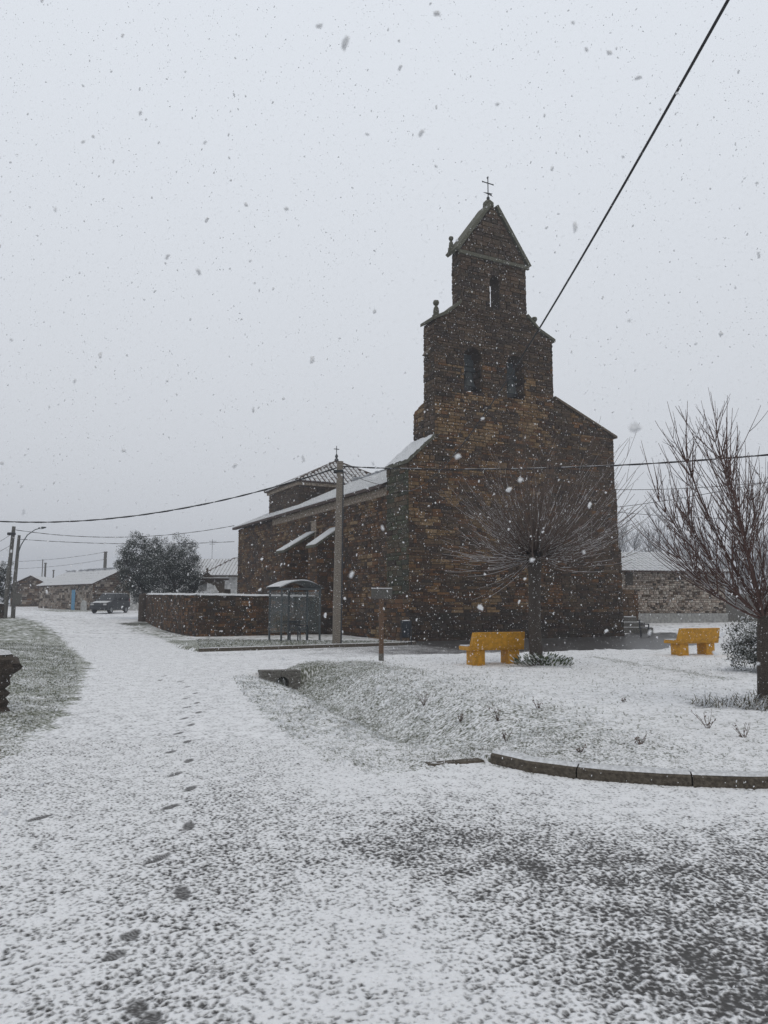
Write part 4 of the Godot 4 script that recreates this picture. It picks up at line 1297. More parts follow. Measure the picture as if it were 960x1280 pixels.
func stone_house() -> void:
	# low stone building to the right of the church
	var a := Vector2(13.2, 49.0); var b := Vector2(22.6, 51.2)
	var f := wall_frame(a, b)
	var l := a.distance_to(b)
	var h := thing("stone_house", "low pale rubble stone house with grey plinth and snowy roof", "house", W(18.0, gy(18, 50), 50.0))
	var g := gy(18, 50)
	var pl := PackedVector2Array([Vector2(0, g - 0.4), Vector2(l, g - 0.4), Vector2(l, g + 3.35), Vector2(0, g + 3.35)])
	var mb := MB.new()
	mb.prism(pl, f[0], f[1], f[2], 6.5)
	var w := put(mb, "wall", M["dressed"], h)
	var up := PackedVector2Array([Vector2(0, g + 0.62), Vector2(l, g + 0.62), Vector2(l, g + 3.3), Vector2(0, g + 3.3)])
	masonry(w, courses(up, [], Vector2(0.085, 0.16), Vector2(0.14, 0.36), func(c, r): return pick(CHALK if r.randf() < 0.86 else GREYB, r), 111), f[0], f[1], f[2], 0)
	mb = MB.new()
	mb.prism(PackedVector2Array([Vector2(-0.02, g - 0.4), Vector2(l + 0.05, g - 0.4), Vector2(l + 0.05, g + 0.6), Vector2(-0.02, g + 0.6)]), f[0] + f[2] * 0.1, f[1], f[2], 0.1)
	put(mb, "plinth", M["plinth"], h)
	var rf := sub(h, "roof")
	var A: Vector3 = f[0] - f[1] * 0.4 + f[2] * 0.4 + Vector3.UP * (g + 3.32)
	var lr := l + 0.8
	var rise: Vector3 = -f[2] * 3.6 + Vector3.UP * 1.42
	tiled_plane(rf, A, A + f[1] * lr, rise, PackedVector2Array([Vector2(0, 0), Vector2(lr, 0), Vector2(lr - 2.6, rise.length()), Vector2(4.4, rise.length())]), 0.3, 0.5, 0.06, 0.06)
	tiled_plane(rf, A - f[2] * 7.2, A, f[1] * 4.4 + Vector3.UP * 1.42, PackedVector2Array([Vector2(0, 0), Vector2(7.2, 0), Vector2(3.6, 4.62)]), 0.3, 0.5, 0.06, 0.06)
	tiled_plane(rf, A + f[1] * lr, A + f[1] * lr - f[2] * 7.2, -f[1] * 2.6 + Vector3.UP * 1.42, PackedVector2Array([Vector2(0, 0), Vector2(7.2, 0), Vector2(3.6, 2.96)]), 0.3, 0.5, 0.05, 0.06)
	mb = MB.new()
	for q in 40:
		var x0 := lr * q / 40.0 + 0.02
		mb.box(Vector3(x0, -0.1, -0.1), Vector3(x0 + lr / 40.0 - 0.05, 0.02, 0.03), Transform3D(Basis(f[1], Vector3.UP, f[2]), A))
	put(mb, "eaves_tiles", M["tile"], rf).set_meta("kind", "stuff")
	for k in 2:
		mb = MB.new()
		var x: float = [1.2, 2.35][k]
		mb.box(Vector3(x, g + 2.4, 0.02), Vector3(x + 0.5, g + 3.2, 0.09), Transform3D(Basis(f[1], Vector3.UP, f[2]), f[0]))
		put(mb, "window_panel", M["old_wood"], h)
	# grey yard wall carrying on past the house
	var y2 := thing("yard_wall", "grey rendered yard wall beyond the stone house behind the red branched tree", "wall", W(27, gy(27, 53), 53.0))
	var f2 := wall_frame(Vector2(22.7, 52.4), Vector2(36.0, 55.0))
	mb = MB.new()
	mb.prism(PackedVector2Array([Vector2(0, g - 0.4), Vector2(13.5, g - 0.4), Vector2(13.5, g + 1.9), Vector2(0, g + 1.9)]), f2[0], f2[1], f2[2], 0.3)
	var yw := put(mb, "wall", M["concrete"], y2)
	mb = MB.new()
	mb.prism(PackedVector2Array([Vector2(0, g + 1.9), Vector2(13.5, g + 1.9), Vector2(13.5, g + 1.98), Vector2(0, g + 1.98)]), f2[0] + f2[2] * 0.03, f2[1], f2[2], 0.36)
	put(mb, "snow_cap", M["snow"], yw)
	# stone steps and rusty stone pier beside the church corner
	var st := thing("stone_steps", "three grey stone steps at the corner of the church", "steps", W(13.3, gy(13.3, 42), 42.0))
	var gs := gy(13.3, 42)
	for k in 3:
		mb = MB.new()
		mb.box(Vector3(-1.4, gs - 0.2 + k * 0.27, -1.6), Vector3(1.05 - k * 0.36, gs + 0.26 + k * 0.27, 0.5 - k * 0.25), Transform3D(Basis(Vector3.UP, -0.1), W(13.35, 0, 42.0)), 0.02)
		put(mb, "step", M["concrete"], st)
		mb = MB.new()
		mb.box(Vector3(-1.38, gs + 0.262 + k * 0.27, -1.58), Vector3(1.02 - k * 0.36, gs + 0.3 + k * 0.27, 0.42 - k * 0.25), Transform3D(Basis(Vector3.UP, -0.1), W(13.35, 0, 42.0)), 0.01)
		put(mb, "snow", M["snow"], st)
	var pr := thing("gate_pier", "rusty brown stone gate pier standing behind the stone steps", "pier", W(13.9, gs, 43.6))
	var fp := wall_frame(Vector2(13.2, 43.5), Vector2(14.7, 43.9))
	var pp := PackedVector2Array([Vector2(0, gs - 0.2), Vector2(1.2, gs - 0.2), Vector2(1.2, gs + 2.3), Vector2(0, gs + 2.35)])
	mb = MB.new()
	mb.prism(pp, fp[0], fp[1], fp[2], 0.7)
	var pw := put(mb, "pier_core", M["mortar"], pr)
	masonry(pw, courses(pp, [], Vector2(0.2, 0.34), Vector2(0.35, 0.7), func(c, r): return pick(RUST, r), 121), fp[0], fp[1], fp[2], 0)

func churchyard_gate() -> void:
	var o := W(-13.3, gy(-13.3, 58), 58.0)
	var h := thing("churchyard_gate", "small stone gateway with snowy gabled roof behind the churchyard wall", "gateway", o)
	var g := o.y
	var U := Vector3(0.98, 0, -0.2).normalized()
	var N := Vector3(-U.z, 0, U.x)
	var hole := arch(0.0, 1.7, g - 0.1, g + 2.75)
	var pl := PackedVector2Array([Vector2(-1.3, g - 0.2), Vector2(-0.85, g - 0.2)])
	pl.push_back(hole[0] * Vector2(1, 1))
	for k in range(hole.size() - 1, 1, -1): pl.push_back(hole[k])
	pl.push_back(hole[1])
	for p in [Vector2(0.85, g - 0.2), Vector2(1.3, g - 0.2), Vector2(1.3, g + 2.9), Vector2(-1.3, g + 2.9)]: pl.push_back(p)
	var mb := MB.new()
	mb.prism(PackedVector2Array([Vector2(-1.3, g - 0.2), Vector2(-0.85, g - 0.2), Vector2(-0.85, g + 2.0), Vector2(-0.6, g + 2.45), Vector2(0, g + 2.7), Vector2(0.6, g + 2.45), Vector2(0.85, g + 2.0), Vector2(0.85, g - 0.2), Vector2(1.3, g - 0.2), Vector2(1.3, g + 2.9), Vector2(-1.3, g + 2.9)]), o * Vector3(1, 0, 1), U, N, 0.6)
	put(mb, "arch", M["dressed"], h)
	mb = MB.new()
	mb.prism(PackedVector2Array([Vector2(-0.7, g + 2.9), Vector2(0.7, g + 2.9), Vector2(0.0, g + 3.5)]), o * Vector3(1, 0, 1) + N * 0.05, U, N, 0.7)
	mb.box(Vector3(-1.7, g + 2.9, -0.9), Vector3(1.6, g + 3.0, 0.3), Transform3D(Basis(U, Vector3.UP, N), o * Vector3(1, 0, 1)))
	var rf := put(mb, "roof", M["tile"], h)
	mb = MB.new()
	mb.box(Vector3(-1.7, g + 3.002, 0.06), Vector3(1.6, g + 3.07, 0.3), Transform3D(Basis(U, Vector3.UP, N), o * Vector3(1, 0, 1)), 0.02)
	put(mb, "snow", M["snow"], rf)
	mb = MB.new()
	mb.lathe(o + Vector3.UP * 3.5, [Vector2(0.1, 0), Vector2(0.06, 0.12), Vector2(0.1, 0.22), Vector2(0, 0.32)], 6)
	put(mb, "finial", M["dressed"], h)
	mb = MB.new()
	mb.box(Vector3(1.302, g - 0.2, -0.6), Vector3(1.75, g + 2.2, 0.0), Transform3D(Basis(U, Vector3.UP, N), o * Vector3(1, 0, 1)))
	put(mb, "side_pier", M["mortar"], h)

# =====================================================================  trees
func shoot_path(p: Vector3, d: Vector3, len: float, seg: int, lift: float, r: RandomNumberGenerator, wob: float) -> PackedVector3Array:
	var out := PackedVector3Array([p])
	var q := p
	var dir := d.normalized()
	for k in seg:
		dir = (dir + Vector3.UP * lift / seg + Vector3(r.randf_range(-wob, wob), r.randf_range(-wob, wob), r.randf_range(-wob, wob))).normalized()
		q += dir * len / seg
		out.push_back(q)
	return out

func taper(n: int, a: float, b: float) -> PackedFloat32Array:
	var f := PackedFloat32Array()
	for k in n: f.push_back(lerpf(a, b, float(k) / (n - 1)))
	return f

# snow lying along the upper side of a branch
func snow_on(mb: MB, path: PackedVector3Array, rad: PackedFloat32Array, r: RandomNumberGenerator, share: float, fat := 0.8) -> void:
	var a := 0
	while a < path.size() - 1:
		if r.randf() < share:
			var pts := PackedVector3Array(); var rr := PackedFloat32Array()
			for k in [a, a + 1]:
				pts.push_back(path[k] + Vector3.UP * rad[k] * 0.75)
				rr.push_back(maxf(rad[k] * fat, 0.0028))
			if absf((pts[1] - pts[0]).normalized().y) < 0.96: mb.tube(pts, rr, 3, false)
		a += 1

func make_trees() -> void:
	pollard_tree()
	red_tree()
	var r := RandomNumberGenerator.new(); r.seed = 404
	# evergreens by the churchyard wall
	evergreen("holm_oak", "dense dark evergreen with frosted crown beside the white garage wall", W(-18.3, gy(-18.3, 58), 58.6), Vector3(1.9, 2.65, 1.9), 3.9, 36000, 501, "evergreens behind the churchyard wall")
	evergreen("holm_oak", "dense dark evergreen with frosted crown next to the small gateway", W(-15.6, gy(-15.6, 57), 57.2), Vector3(2.1, 2.5, 2.0), 3.5, 36000, 502, "evergreens behind the churchyard wall")
	evergreen("conifer", "narrow clipped dark conifer behind the low stone wall", W(-29.05, gy(-29.05, 58), 58.0), Vector3(1.05, 2.2, 1.05), 2.35, 12000, 503, "")
	shrub("frosted_shrub", "round grey green shrub dusted with snow behind the red branched tree", W(8.7, gy(8.7, 17.6), 17.6), Vector3(1.05, 0.62, 0.9), 15000, 504)
	shrub("snowy_bush", "pale snow covered bush under the small gateway", W(-12.9, gy(-12.9, 55.5), 55.5), Vector3(1.3, 1.0, 0.9), 6000, 505)
	# bare poplars far behind the stone house
	for k in 22:
		var u := 770.0 + k * 9.5 + r.randf_range(-5, 5)
		var D := 205.0 + r.randf_range(-20, 45)
		far_tree(W((u - 480.0) / FOCAL * D, 0.2, D), r.randf_range(21.0, 27.0) * (1.0 if k < 13 else 0.85), 600 + k)
	# ground plants
	leafy_plant("ground_plant", "low green leafy plant with snow at the foot of the pollard", W(3.85, gy(3.85, 18.95), 18.95), 0.62, 0.32, 701)
	grass_tussock("grass_tussock", "long dry grass tussock under snow around the red branched trunk", W(5.55, gy(5.55, 11.75), 11.75), 702)
	for q in [[885, 912, 0.28, 1], [930, 925, 0.24, 2], [800, 935, 0.16, 3], [622, 895, 0.3, 4], [672, 890, 0.22, 5], [575, 888, 0.2, 6], [632, 912, 0.22, 7], [530, 872, 0.34, 8], [725, 945, 0.12, 9], [780, 880, 0.1, 10]]:
		var g := gp(q[0], q[1], 0.08)
		weed(W(g.x, gy(g.x, g.y), g.y), q[2], 800 + q[3])

func pollard_tree() -> void:
	var r := RandomNumberGenerator.new(); r.seed = 301
	var base := W(3.76, gy(3.76, 19.3) - 0.03, 19.3)
	var t := thing("pollard_tree", "bare pollard tree with a fan of thin shoots before the church", "tree", base)
	var mb := MB.new()
	var tr := PackedVector3Array([base + Vector3(0.02, -0.1, 0), base + Vector3(0.0, 0.3, 0), base + Vector3(-0.02, 1.0, 0), base + Vector3(0.0, 1.9, 0), base + Vector3(0.02, 2.45, 0), base + Vector3(0.03, 2.8, 0), base + Vector3(0.03, 3.0, 0)])
	mb.tube(tr, PackedFloat32Array([0.21, 0.165, 0.15, 0.145, 0.17, 0.24, 0.16]), 14)
	# knuckles of the pollarded head
	for k in 9:
		var a := TAU * k / 9.0 + r.randf_range(-0.2, 0.2)
		var d := Vector3(cos(a), r.randf_range(0.2, 0.9), sin(a)).normalized()
		var p := base + Vector3(0.03, 2.65, 0)
		mb.tube(PackedVector3Array([p, p + d * 0.28, p + d * 0.42]), PackedFloat32Array([0.11, 0.1, 0.07]), 8)
	put(mb, "trunk", M["bark"], t)
	var cr := MB.new()
	var sn := MB.new()
	for k in 440:
		var a := r.randf_range(0, TAU)
		var el := asin(clampf(r.randf_range(-0.42, 1.0), -1, 0.98))
		if el > -0.12 and el < 0.28 and r.randf() < 0.5: continue
		var d := Vector3(cos(a) * cos(el), sin(el), sin(a) * cos(el))
		var p := base + Vector3(0.03, 2.75, 0) + d * r.randf_range(0.12, 0.42)
		var len := lerpf(0.9, 2.9, pow(r.randf(), 0.8)) * (1.0 if d.x > -0.2 else 0.88) * (1.18 if d.y > 0.4 else 1.0) * (1.12 if d.x > 0.3 else 1.0)
		var lift := (r.randf_range(0.15, 1.1) + (0.5 if el < 0.0 else 0.0)) if el < 0.8 else r.randf_range(-0.2, 0.3)
		var path := shoot_path(p, d, len, 9, lift, r, 0.085)
		var rad := taper(10, r.randf_range(0.008, 0.014), 0.0035)
		cr.tube(path, rad, 4, false)
		snow_on(sn, path, rad, r, 0.42)
		if r.randf() < 0.6:
			for q in r.randi_range(1, 3):
				var i := r.randi_range(2, 7)
				var d2 := ((path[i + 1] - path[i]).normalized() + Vector3(r.randf_range(-0.7, 0.7), r.randf_range(-0.1, 0.7), r.randf_range(-0.7, 0.7))).normalized()
				var p2 := shoot_path(path[i], d2, r.randf_range(0.3, 0.9), 5, 0.4, r, 0.07)
				var r2 := taper(6, 0.006, 0.003)
				cr.tube(p2, r2, 3, false)
				snow_on(sn, p2, r2, r, 0.35)
	# the low arching shoots that hang out to the left and sweep up again
	for q in [[Vector3(-0.95, -0.4, 0.3), 2.6, 0.5], [Vector3(-0.9, -0.6, 0.35), 2.5, 0.75], [Vector3(-0.85, -0.3, 0.5), 2.8, 0.4], [Vector3(-0.75, -0.85, 0.45), 2.1, 0.5], [Vector3(-0.97, -0.15, 0.2), 2.9, 0.35], [Vector3(0.95, 0.0, 0.3), 3.3, 0.8], [Vector3(0.93, 0.12, 0.2), 3.4, 1.0], [Vector3(0.9, -0.1, 0.4), 3.0, 0.9], [Vector3(0.95, 0.25, 0.1), 3.3, 1.0]]:
		for m in 3:
			var path := shoot_path(base + Vector3(0.03, 2.75, 0), q[0] + Vector3(r.randf_range(-0.1, 0.1), r.randf_range(-0.12, 0.12), r.randf_range(-0.2, 0.2)), q[1] * r.randf_range(0.8, 1.05), 11, q[2], r, 0.03)
			var rad := taper(12, 0.015, 0.004)
			cr.tube(path, rad, 5, false)
			snow_on(sn, path, rad, r, 0.85)
	put(cr, "crown", M["shoot"], t)
	put(sn, "snow", M["snow"], t).set_meta("kind", "stuff")

func red_tree() -> void:
	var r := RandomNumberGenerator.new(); r.seed = 302
	var base := W(5.8, gy(5.8, 11.9) - 0.03, 11.9)
	var t := thing("red_branched_tree", "bare young tree with many steep reddish branches dusted with snow", "tree", base)
	var mb := MB.new()
	var fork := base + Vector3(0.03, 1.27, 0)
	mb.tube(PackedVector3Array([base + Vector3(-0.03, -0.1, 0), base + Vector3(-0.04, 0.25, 0), base + Vector3(-0.02, 0.8, 0), base + Vector3(0.01, 1.2, 0), fork, fork + Vector3(0, 0.12, 0)]), PackedFloat32Array([0.11, 0.09, 0.08, 0.085, 0.095, 0.05]), 12)
	put(mb, "trunk", M["bark"], t)
	var cr := MB.new()
	var sn := MB.new()
	var mains := []
	for q in [[Vector3(-0.55, 0.9, 0.1), 3.2, 0.5, 0.034], [Vector3(-0.28, 1.0, 0.2), 3.4, 0.2, 0.036], [Vector3(-0.95, 0.22, 0.15), 2.2, 0.75, 0.024], [Vector3(-0.1, 1.0, -0.3), 3.3, 0.1, 0.036], [Vector3(0.22, 1.0, 0.25), 3.4, 0.2, 0.038], [Vector3(0.55, 0.85, -0.1), 3.2, 0.5, 0.034], [Vector3(0.8, 0.6, 0.3), 2.7, 0.7, 0.03], [Vector3(-0.6, 0.65, -0.5), 3.0, 0.7, 0.03], [Vector3(-0.45, 0.8, 0.55), 2.9, 0.6, 0.03], [Vector3(0.1, 0.8, 0.7), 2.8, 0.6, 0.03], [Vector3(0.4, 0.8, -0.7), 2.9, 0.6, 0.03], [Vector3(-0.8, 0.5, 0.4), 2.5, 0.9, 0.026]]:
		var path := shoot_path(fork + q[0].normalized() * 0.03, q[0], q[1] * 0.9, 12, q[2], r, 0.035)
		var rad := taper(13, q[3] * 0.85, 0.004)
		cr.tube(path, rad, 6, false)
		snow_on(sn, path, rad, r, 0.55, 0.6)
		mains.push_back([path, rad])
	for m in mains:
		for k in 38:
			var i := r.randi_range(1, 11)
			var f := (m[0][i + 1] - m[0][i]).normalized() as Vector3
			var d := (f * 0.9 + Vector3(r.randf_range(-0.95, 0.85), r.randf_range(-0.05, 0.5), r.randf_range(-0.85, 0.85))).normalized()
			var path := shoot_path(m[0][i], d, r.randf_range(0.5, 1.6) * (1.0 if i < 9 else 0.7), 8, r.randf_range(0.3, 1.0), r, 0.05)
			var rad := taper(9, r.randf_range(0.007, 0.012), 0.003)
			cr.tube(path, rad, 4, false)
			snow_on(sn, path, rad, r, 0.6)
			for z in r.randi_range(1, 3):
				var j := r.randi_range(1, 6)
				var d2 := ((path[j + 1] - path[j]).normalized() + Vector3(r.randf_range(-0.8, 0.8), r.randf_range(-0.2, 0.5), r.randf_range(-0.8, 0.8))).normalized()
				var p2 := shoot_path(path[j], d2, r.randf_range(0.15, 0.5), 4, 0.4, r, 0.08)
				var r2 := taper(5, 0.005, 0.0025)
				cr.tube(p2, r2, 3, false)
				snow_on(sn, p2, r2, r, 0.8, 1.2)
	put(cr, "crown", M["red_shoot"], t)
	put(sn, "snow", M["snow"], t).set_meta("kind", "stuff")

func leaf_into(mb: MB, p: Vector3, d: Vector3, len: float, wid: float, c: Color) -> void:
	mb.col = c
	var s := d.cross(Vector3(0.3, 0.8, 0.5)).normalized() * wid
	mb.quad(p, p + d * len * 0.5 + s, p + d * len, p + d * len * 0.5 - s)

func rand_dir(r: RandomNumberGenerator) -> Vector3:
	var v := Vector3(r.randfn(), r.randfn(), r.randfn())
	return v.normalized() if v.length() > 0.01 else Vector3.UP

# leaves in clumps spread through an ellipsoid; the upper ones of each clump carry snow
func foliage(o: Vector3, size: Vector3, count: int, leaf: float, cols: Array, snowy: float, r: RandomNumberGenerator) -> MB:
	var mb := MB.new()
	var clumps := []
	for k in int(count / 120.0):
		var d := rand_dir(r)
		var f := pow(r.randf(), 0.4)
		var bump := 1.0 + 0.22 * n_warp.get_noise_3d(d.x * 4.0 + o.x, d.y * 4.0, d.z * 4.0)
		clumps.push_back([o + Vector3(d.x * size.x, d.y * size.y, d.z * size.z) * f * bump, r.randf_range(0.16, 0.34) * size.x * 0.75])
	for c in clumps:
		for k in 120:
			var d := rand_dir(r)
			var p: Vector3 = c[0] + d * c[1] * pow(r.randf(), 0.5)
			var g := pick(cols, r)
			if d.y > 0.1 and r.randf() < snowy: g = Color(0.72, 0.74, 0.77)
			leaf_into(mb, p, (rand_dir(r) + d * 0.7).normalized(), leaf * r.randf_range(0.7, 1.3), leaf * 0.36, g)
	return mb

func evergreen(called: String, label: String, base: Vector3, size: Vector3, mid: float, count: int, seed_: int, group: String) -> void:
	var r := RandomNumberGenerator.new(); r.seed = seed_
	var t := thing(called, label, "tree", base, 0.0, group)
	var mb := MB.new()
	mb.tube(PackedVector3Array([base - Vector3.UP * 0.1, base + Vector3(0.05, 1.0, 0), base + Vector3(0, mid, 0), base + Vector3(0, mid + size.y * 0.6, 0)]), PackedFloat32Array([0.2, 0.16, 0.12, 0.04]), 8)
	for k in 7:
		var a := TAU * k / 7.0
		var p := base + Vector3(0, mid * 0.55, 0)
		mb.tube(PackedVector3Array([p, p + Vector3(cos(a) * size.x * 0.4, size.y * 0.35, sin(a) * size.x * 0.4), p + Vector3(cos(a) * size.x * 0.7, size.y * 0.8, sin(a) * size.x * 0.7)]), PackedFloat32Array([0.07, 0.05, 0.02]), 5)
	put(mb, "trunk", M["bark"], t)
	var f := foliage(base + Vector3.UP * mid, size, count, 0.085, [Color(0.022, 0.030, 0.022), Color(0.032, 0.042, 0.03), Color(0.016, 0.022, 0.018), Color(0.045, 0.055, 0.042)], 0.2, r)
	put(f, "crown", M["leaf"], t)

func shrub(called: String, label: String, base: Vector3, size: Vector3, count: int, seed_: int) -> void:
	var r := RandomNumberGenerator.new(); r.seed = seed_
	var t := thing(called, label, "shrub", base)
	var pale := called == "snowy_bush"
	var mb := MB.new()
	for k in 14:
		var a := TAU * k / 14.0
		var d := Vector3(cos(a) * size.x * 0.7, size.y * r.randf_range(1.0, 1.6), sin(a) * size.z * 0.7)
		mb.tube(PackedVector3Array([base - Vector3.UP * 0.05, base + d * 0.5, base + d]), PackedFloat32Array([0.03, 0.018, 0.006]), 5)
	put(mb, "stems", M["bark"], t)
	var cols := [Color(0.06, 0.065, 0.055), Color(0.085, 0.09, 0.075), Color(0.045, 0.05, 0.042), Color(0.11, 0.115, 0.1)]
	var f := foliage(base + Vector3.UP * size.y * 0.95, size, count, 0.05 if not pale else 0.09, cols, 0.5 if not pale else 0.95, r)
	put(f, "crown", M["leaf"], t)

func far_tree(base: Vector3, h: float, seed_: int) -> void:
	var r := RandomNumberGenerator.new(); r.seed = seed_
	var t := thing("far_poplar", "bare hazy tree in the row far behind the stone house", "tree", base, 0.0, "bare trees far behind the stone house")
	var mb := MB.new()
	mb.tube(PackedVector3Array([base - Vector3.UP, base + Vector3(0.1, h * 0.4, 0), base + Vector3(0, h * 0.85, 0)]), PackedFloat32Array([0.28, 0.18, 0.05]), 6)
	put(mb, "trunk", M["far_branch"], t)
	mb = MB.new()
	for k in 46:
		var y := h * r.randf_range(0.18, 0.8)
		var a := r.randf_range(0, TAU)
		var path := shoot_path(base + Vector3(0, y, 0), Vector3(cos(a), 0.9, sin(a)), h * r.randf_range(0.12, 0.3), 5, 0.9, r, 0.08)
		mb.tube(path, taper(6, 0.07, 0.025), 3, false)
		for q in 4:
			var i := r.randi_range(1, 4)
			var d2 := Vector3(r.randf_range(-1, 1), r.randf_range(0.3, 1.4), r.randf_range(-1, 1))
			mb.tube(shoot_path(path[i], d2, h * r.randf_range(0.05, 0.12), 3, 0.5, r, 0.1), taper(4, 0.035, 0.018), 3, false)
	put(mb, "crown", M["far_branch"], t)

func leafy_plant(called: String, label: String, base: Vector3, rad: float, h: float, seed_: int) -> void:
	var r := RandomNumberGenerator.new(); r.seed = seed_
	var t := thing(called, label, "plant", base)
	var mb := MB.new()
	for k in 520:
		var a := r.randf_range(0, TAU)
		var f := sqrt(r.randf()) * rad
		var d := Vector3(cos(a) * 0.6, r.randf_range(0.25, 1.0), sin(a) * 0.6).normalized()
		var p := base + Vector3(cos(a) * f * 1.1, r.randf_range(0.0, h) * (1.0 - 0.6 * f / rad), sin(a) * f * 0.6)
		leaf_into(mb, p, d, r.randf_range(0.08, 0.16), 0.022, Color(0.7, 0.72, 0.74) if r.randf() < 0.36 else pick([Color(0.05, 0.075, 0.03), Color(0.035, 0.055, 0.025), Color(0.075, 0.095, 0.04)], r))
	put(mb, "leaves", M["leaf"], t)

func grass_tussock(called: String, label: String, base: Vector3, seed_: int) -> void:
	var r := RandomNumberGenerator.new(); r.seed = seed_
	var t := thing(called, label, "plant", base)
	var mb := MB.new()
	for k in 900:
		var a := r.randf_range(0, TAU)
		var f := sqrt(r.randf())
		var x := cos(a) * f * 0.95
		var z := sin(a) * f * 0.55
		var p := W(base.x + x, 0, -base.z - z)
		p.y = gy(p.x, -p.z)
		mb.col = Color(0.72, 0.74, 0.77) if r.randf() < 0.5 else pick([Color(0.10, 0.09, 0.055), Color(0.07, 0.07, 0.04), Color(0.13, 0.11, 0.075)], r)
		var d := Vector3(r.randf_range(-1, 0.6), r.randf_range(0.15, 0.6), r.randf_range(-0.5, 0.9)).normalized()
		var l := r.randf_range(0.12, 0.32)
		var s := d.cross(Vector3.UP).normalized() * 0.006
		var m := p + d * l * 0.6
		var e := p + d * l + Vector3.DOWN * l * 0.2
		mb.quad(p - s, p + s, m + s, m - s)
		mb.tri(m - s, m + s, e)
	put(mb, "blades", M["grass"], t)

func weed(base: Vector3, h: float, seed_: int) -> void:
	var r := RandomNumberGenerator.new(); r.seed = seed_
	var names := {801: "in the snow left of the red branched trunk", 802: "near the red branched trunk", 803: "before the curved kerb", 804: "on the ditch bank crest", 805: "beside the bank crest", 806: "half way down the ditch bank", 807: "low on the ditch bank", 808: "near the signpost foot", 809: "by the kerb end", 810: "in the middle of the square"}
	var t := thing("dead_weed", "thin dead weed stalks " + names[seed_], "weed", base, 0.0, "dead weeds on the snowy square")
	var mb := MB.new()
	for k in 7:
		var a := r.randf_range(0, TAU)
		var path := shoot_path(base - Vector3.UP * 0.02, Vector3(cos(a) * 0.5, 1.0, sin(a) * 0.5), h * r.randf_range(0.5, 1.0), 4, 0.1, r, 0.2)
		mb.tube(path, taper(5, 0.005, 0.002), 3, false)
		for q in 3:
			leaf_into(mb, path[r.randi_range(1, 4)], rand_dir(r), 0.04, 0.009, Color(1, 1, 1))
	put(mb, "stalks", M["shoot"], t)
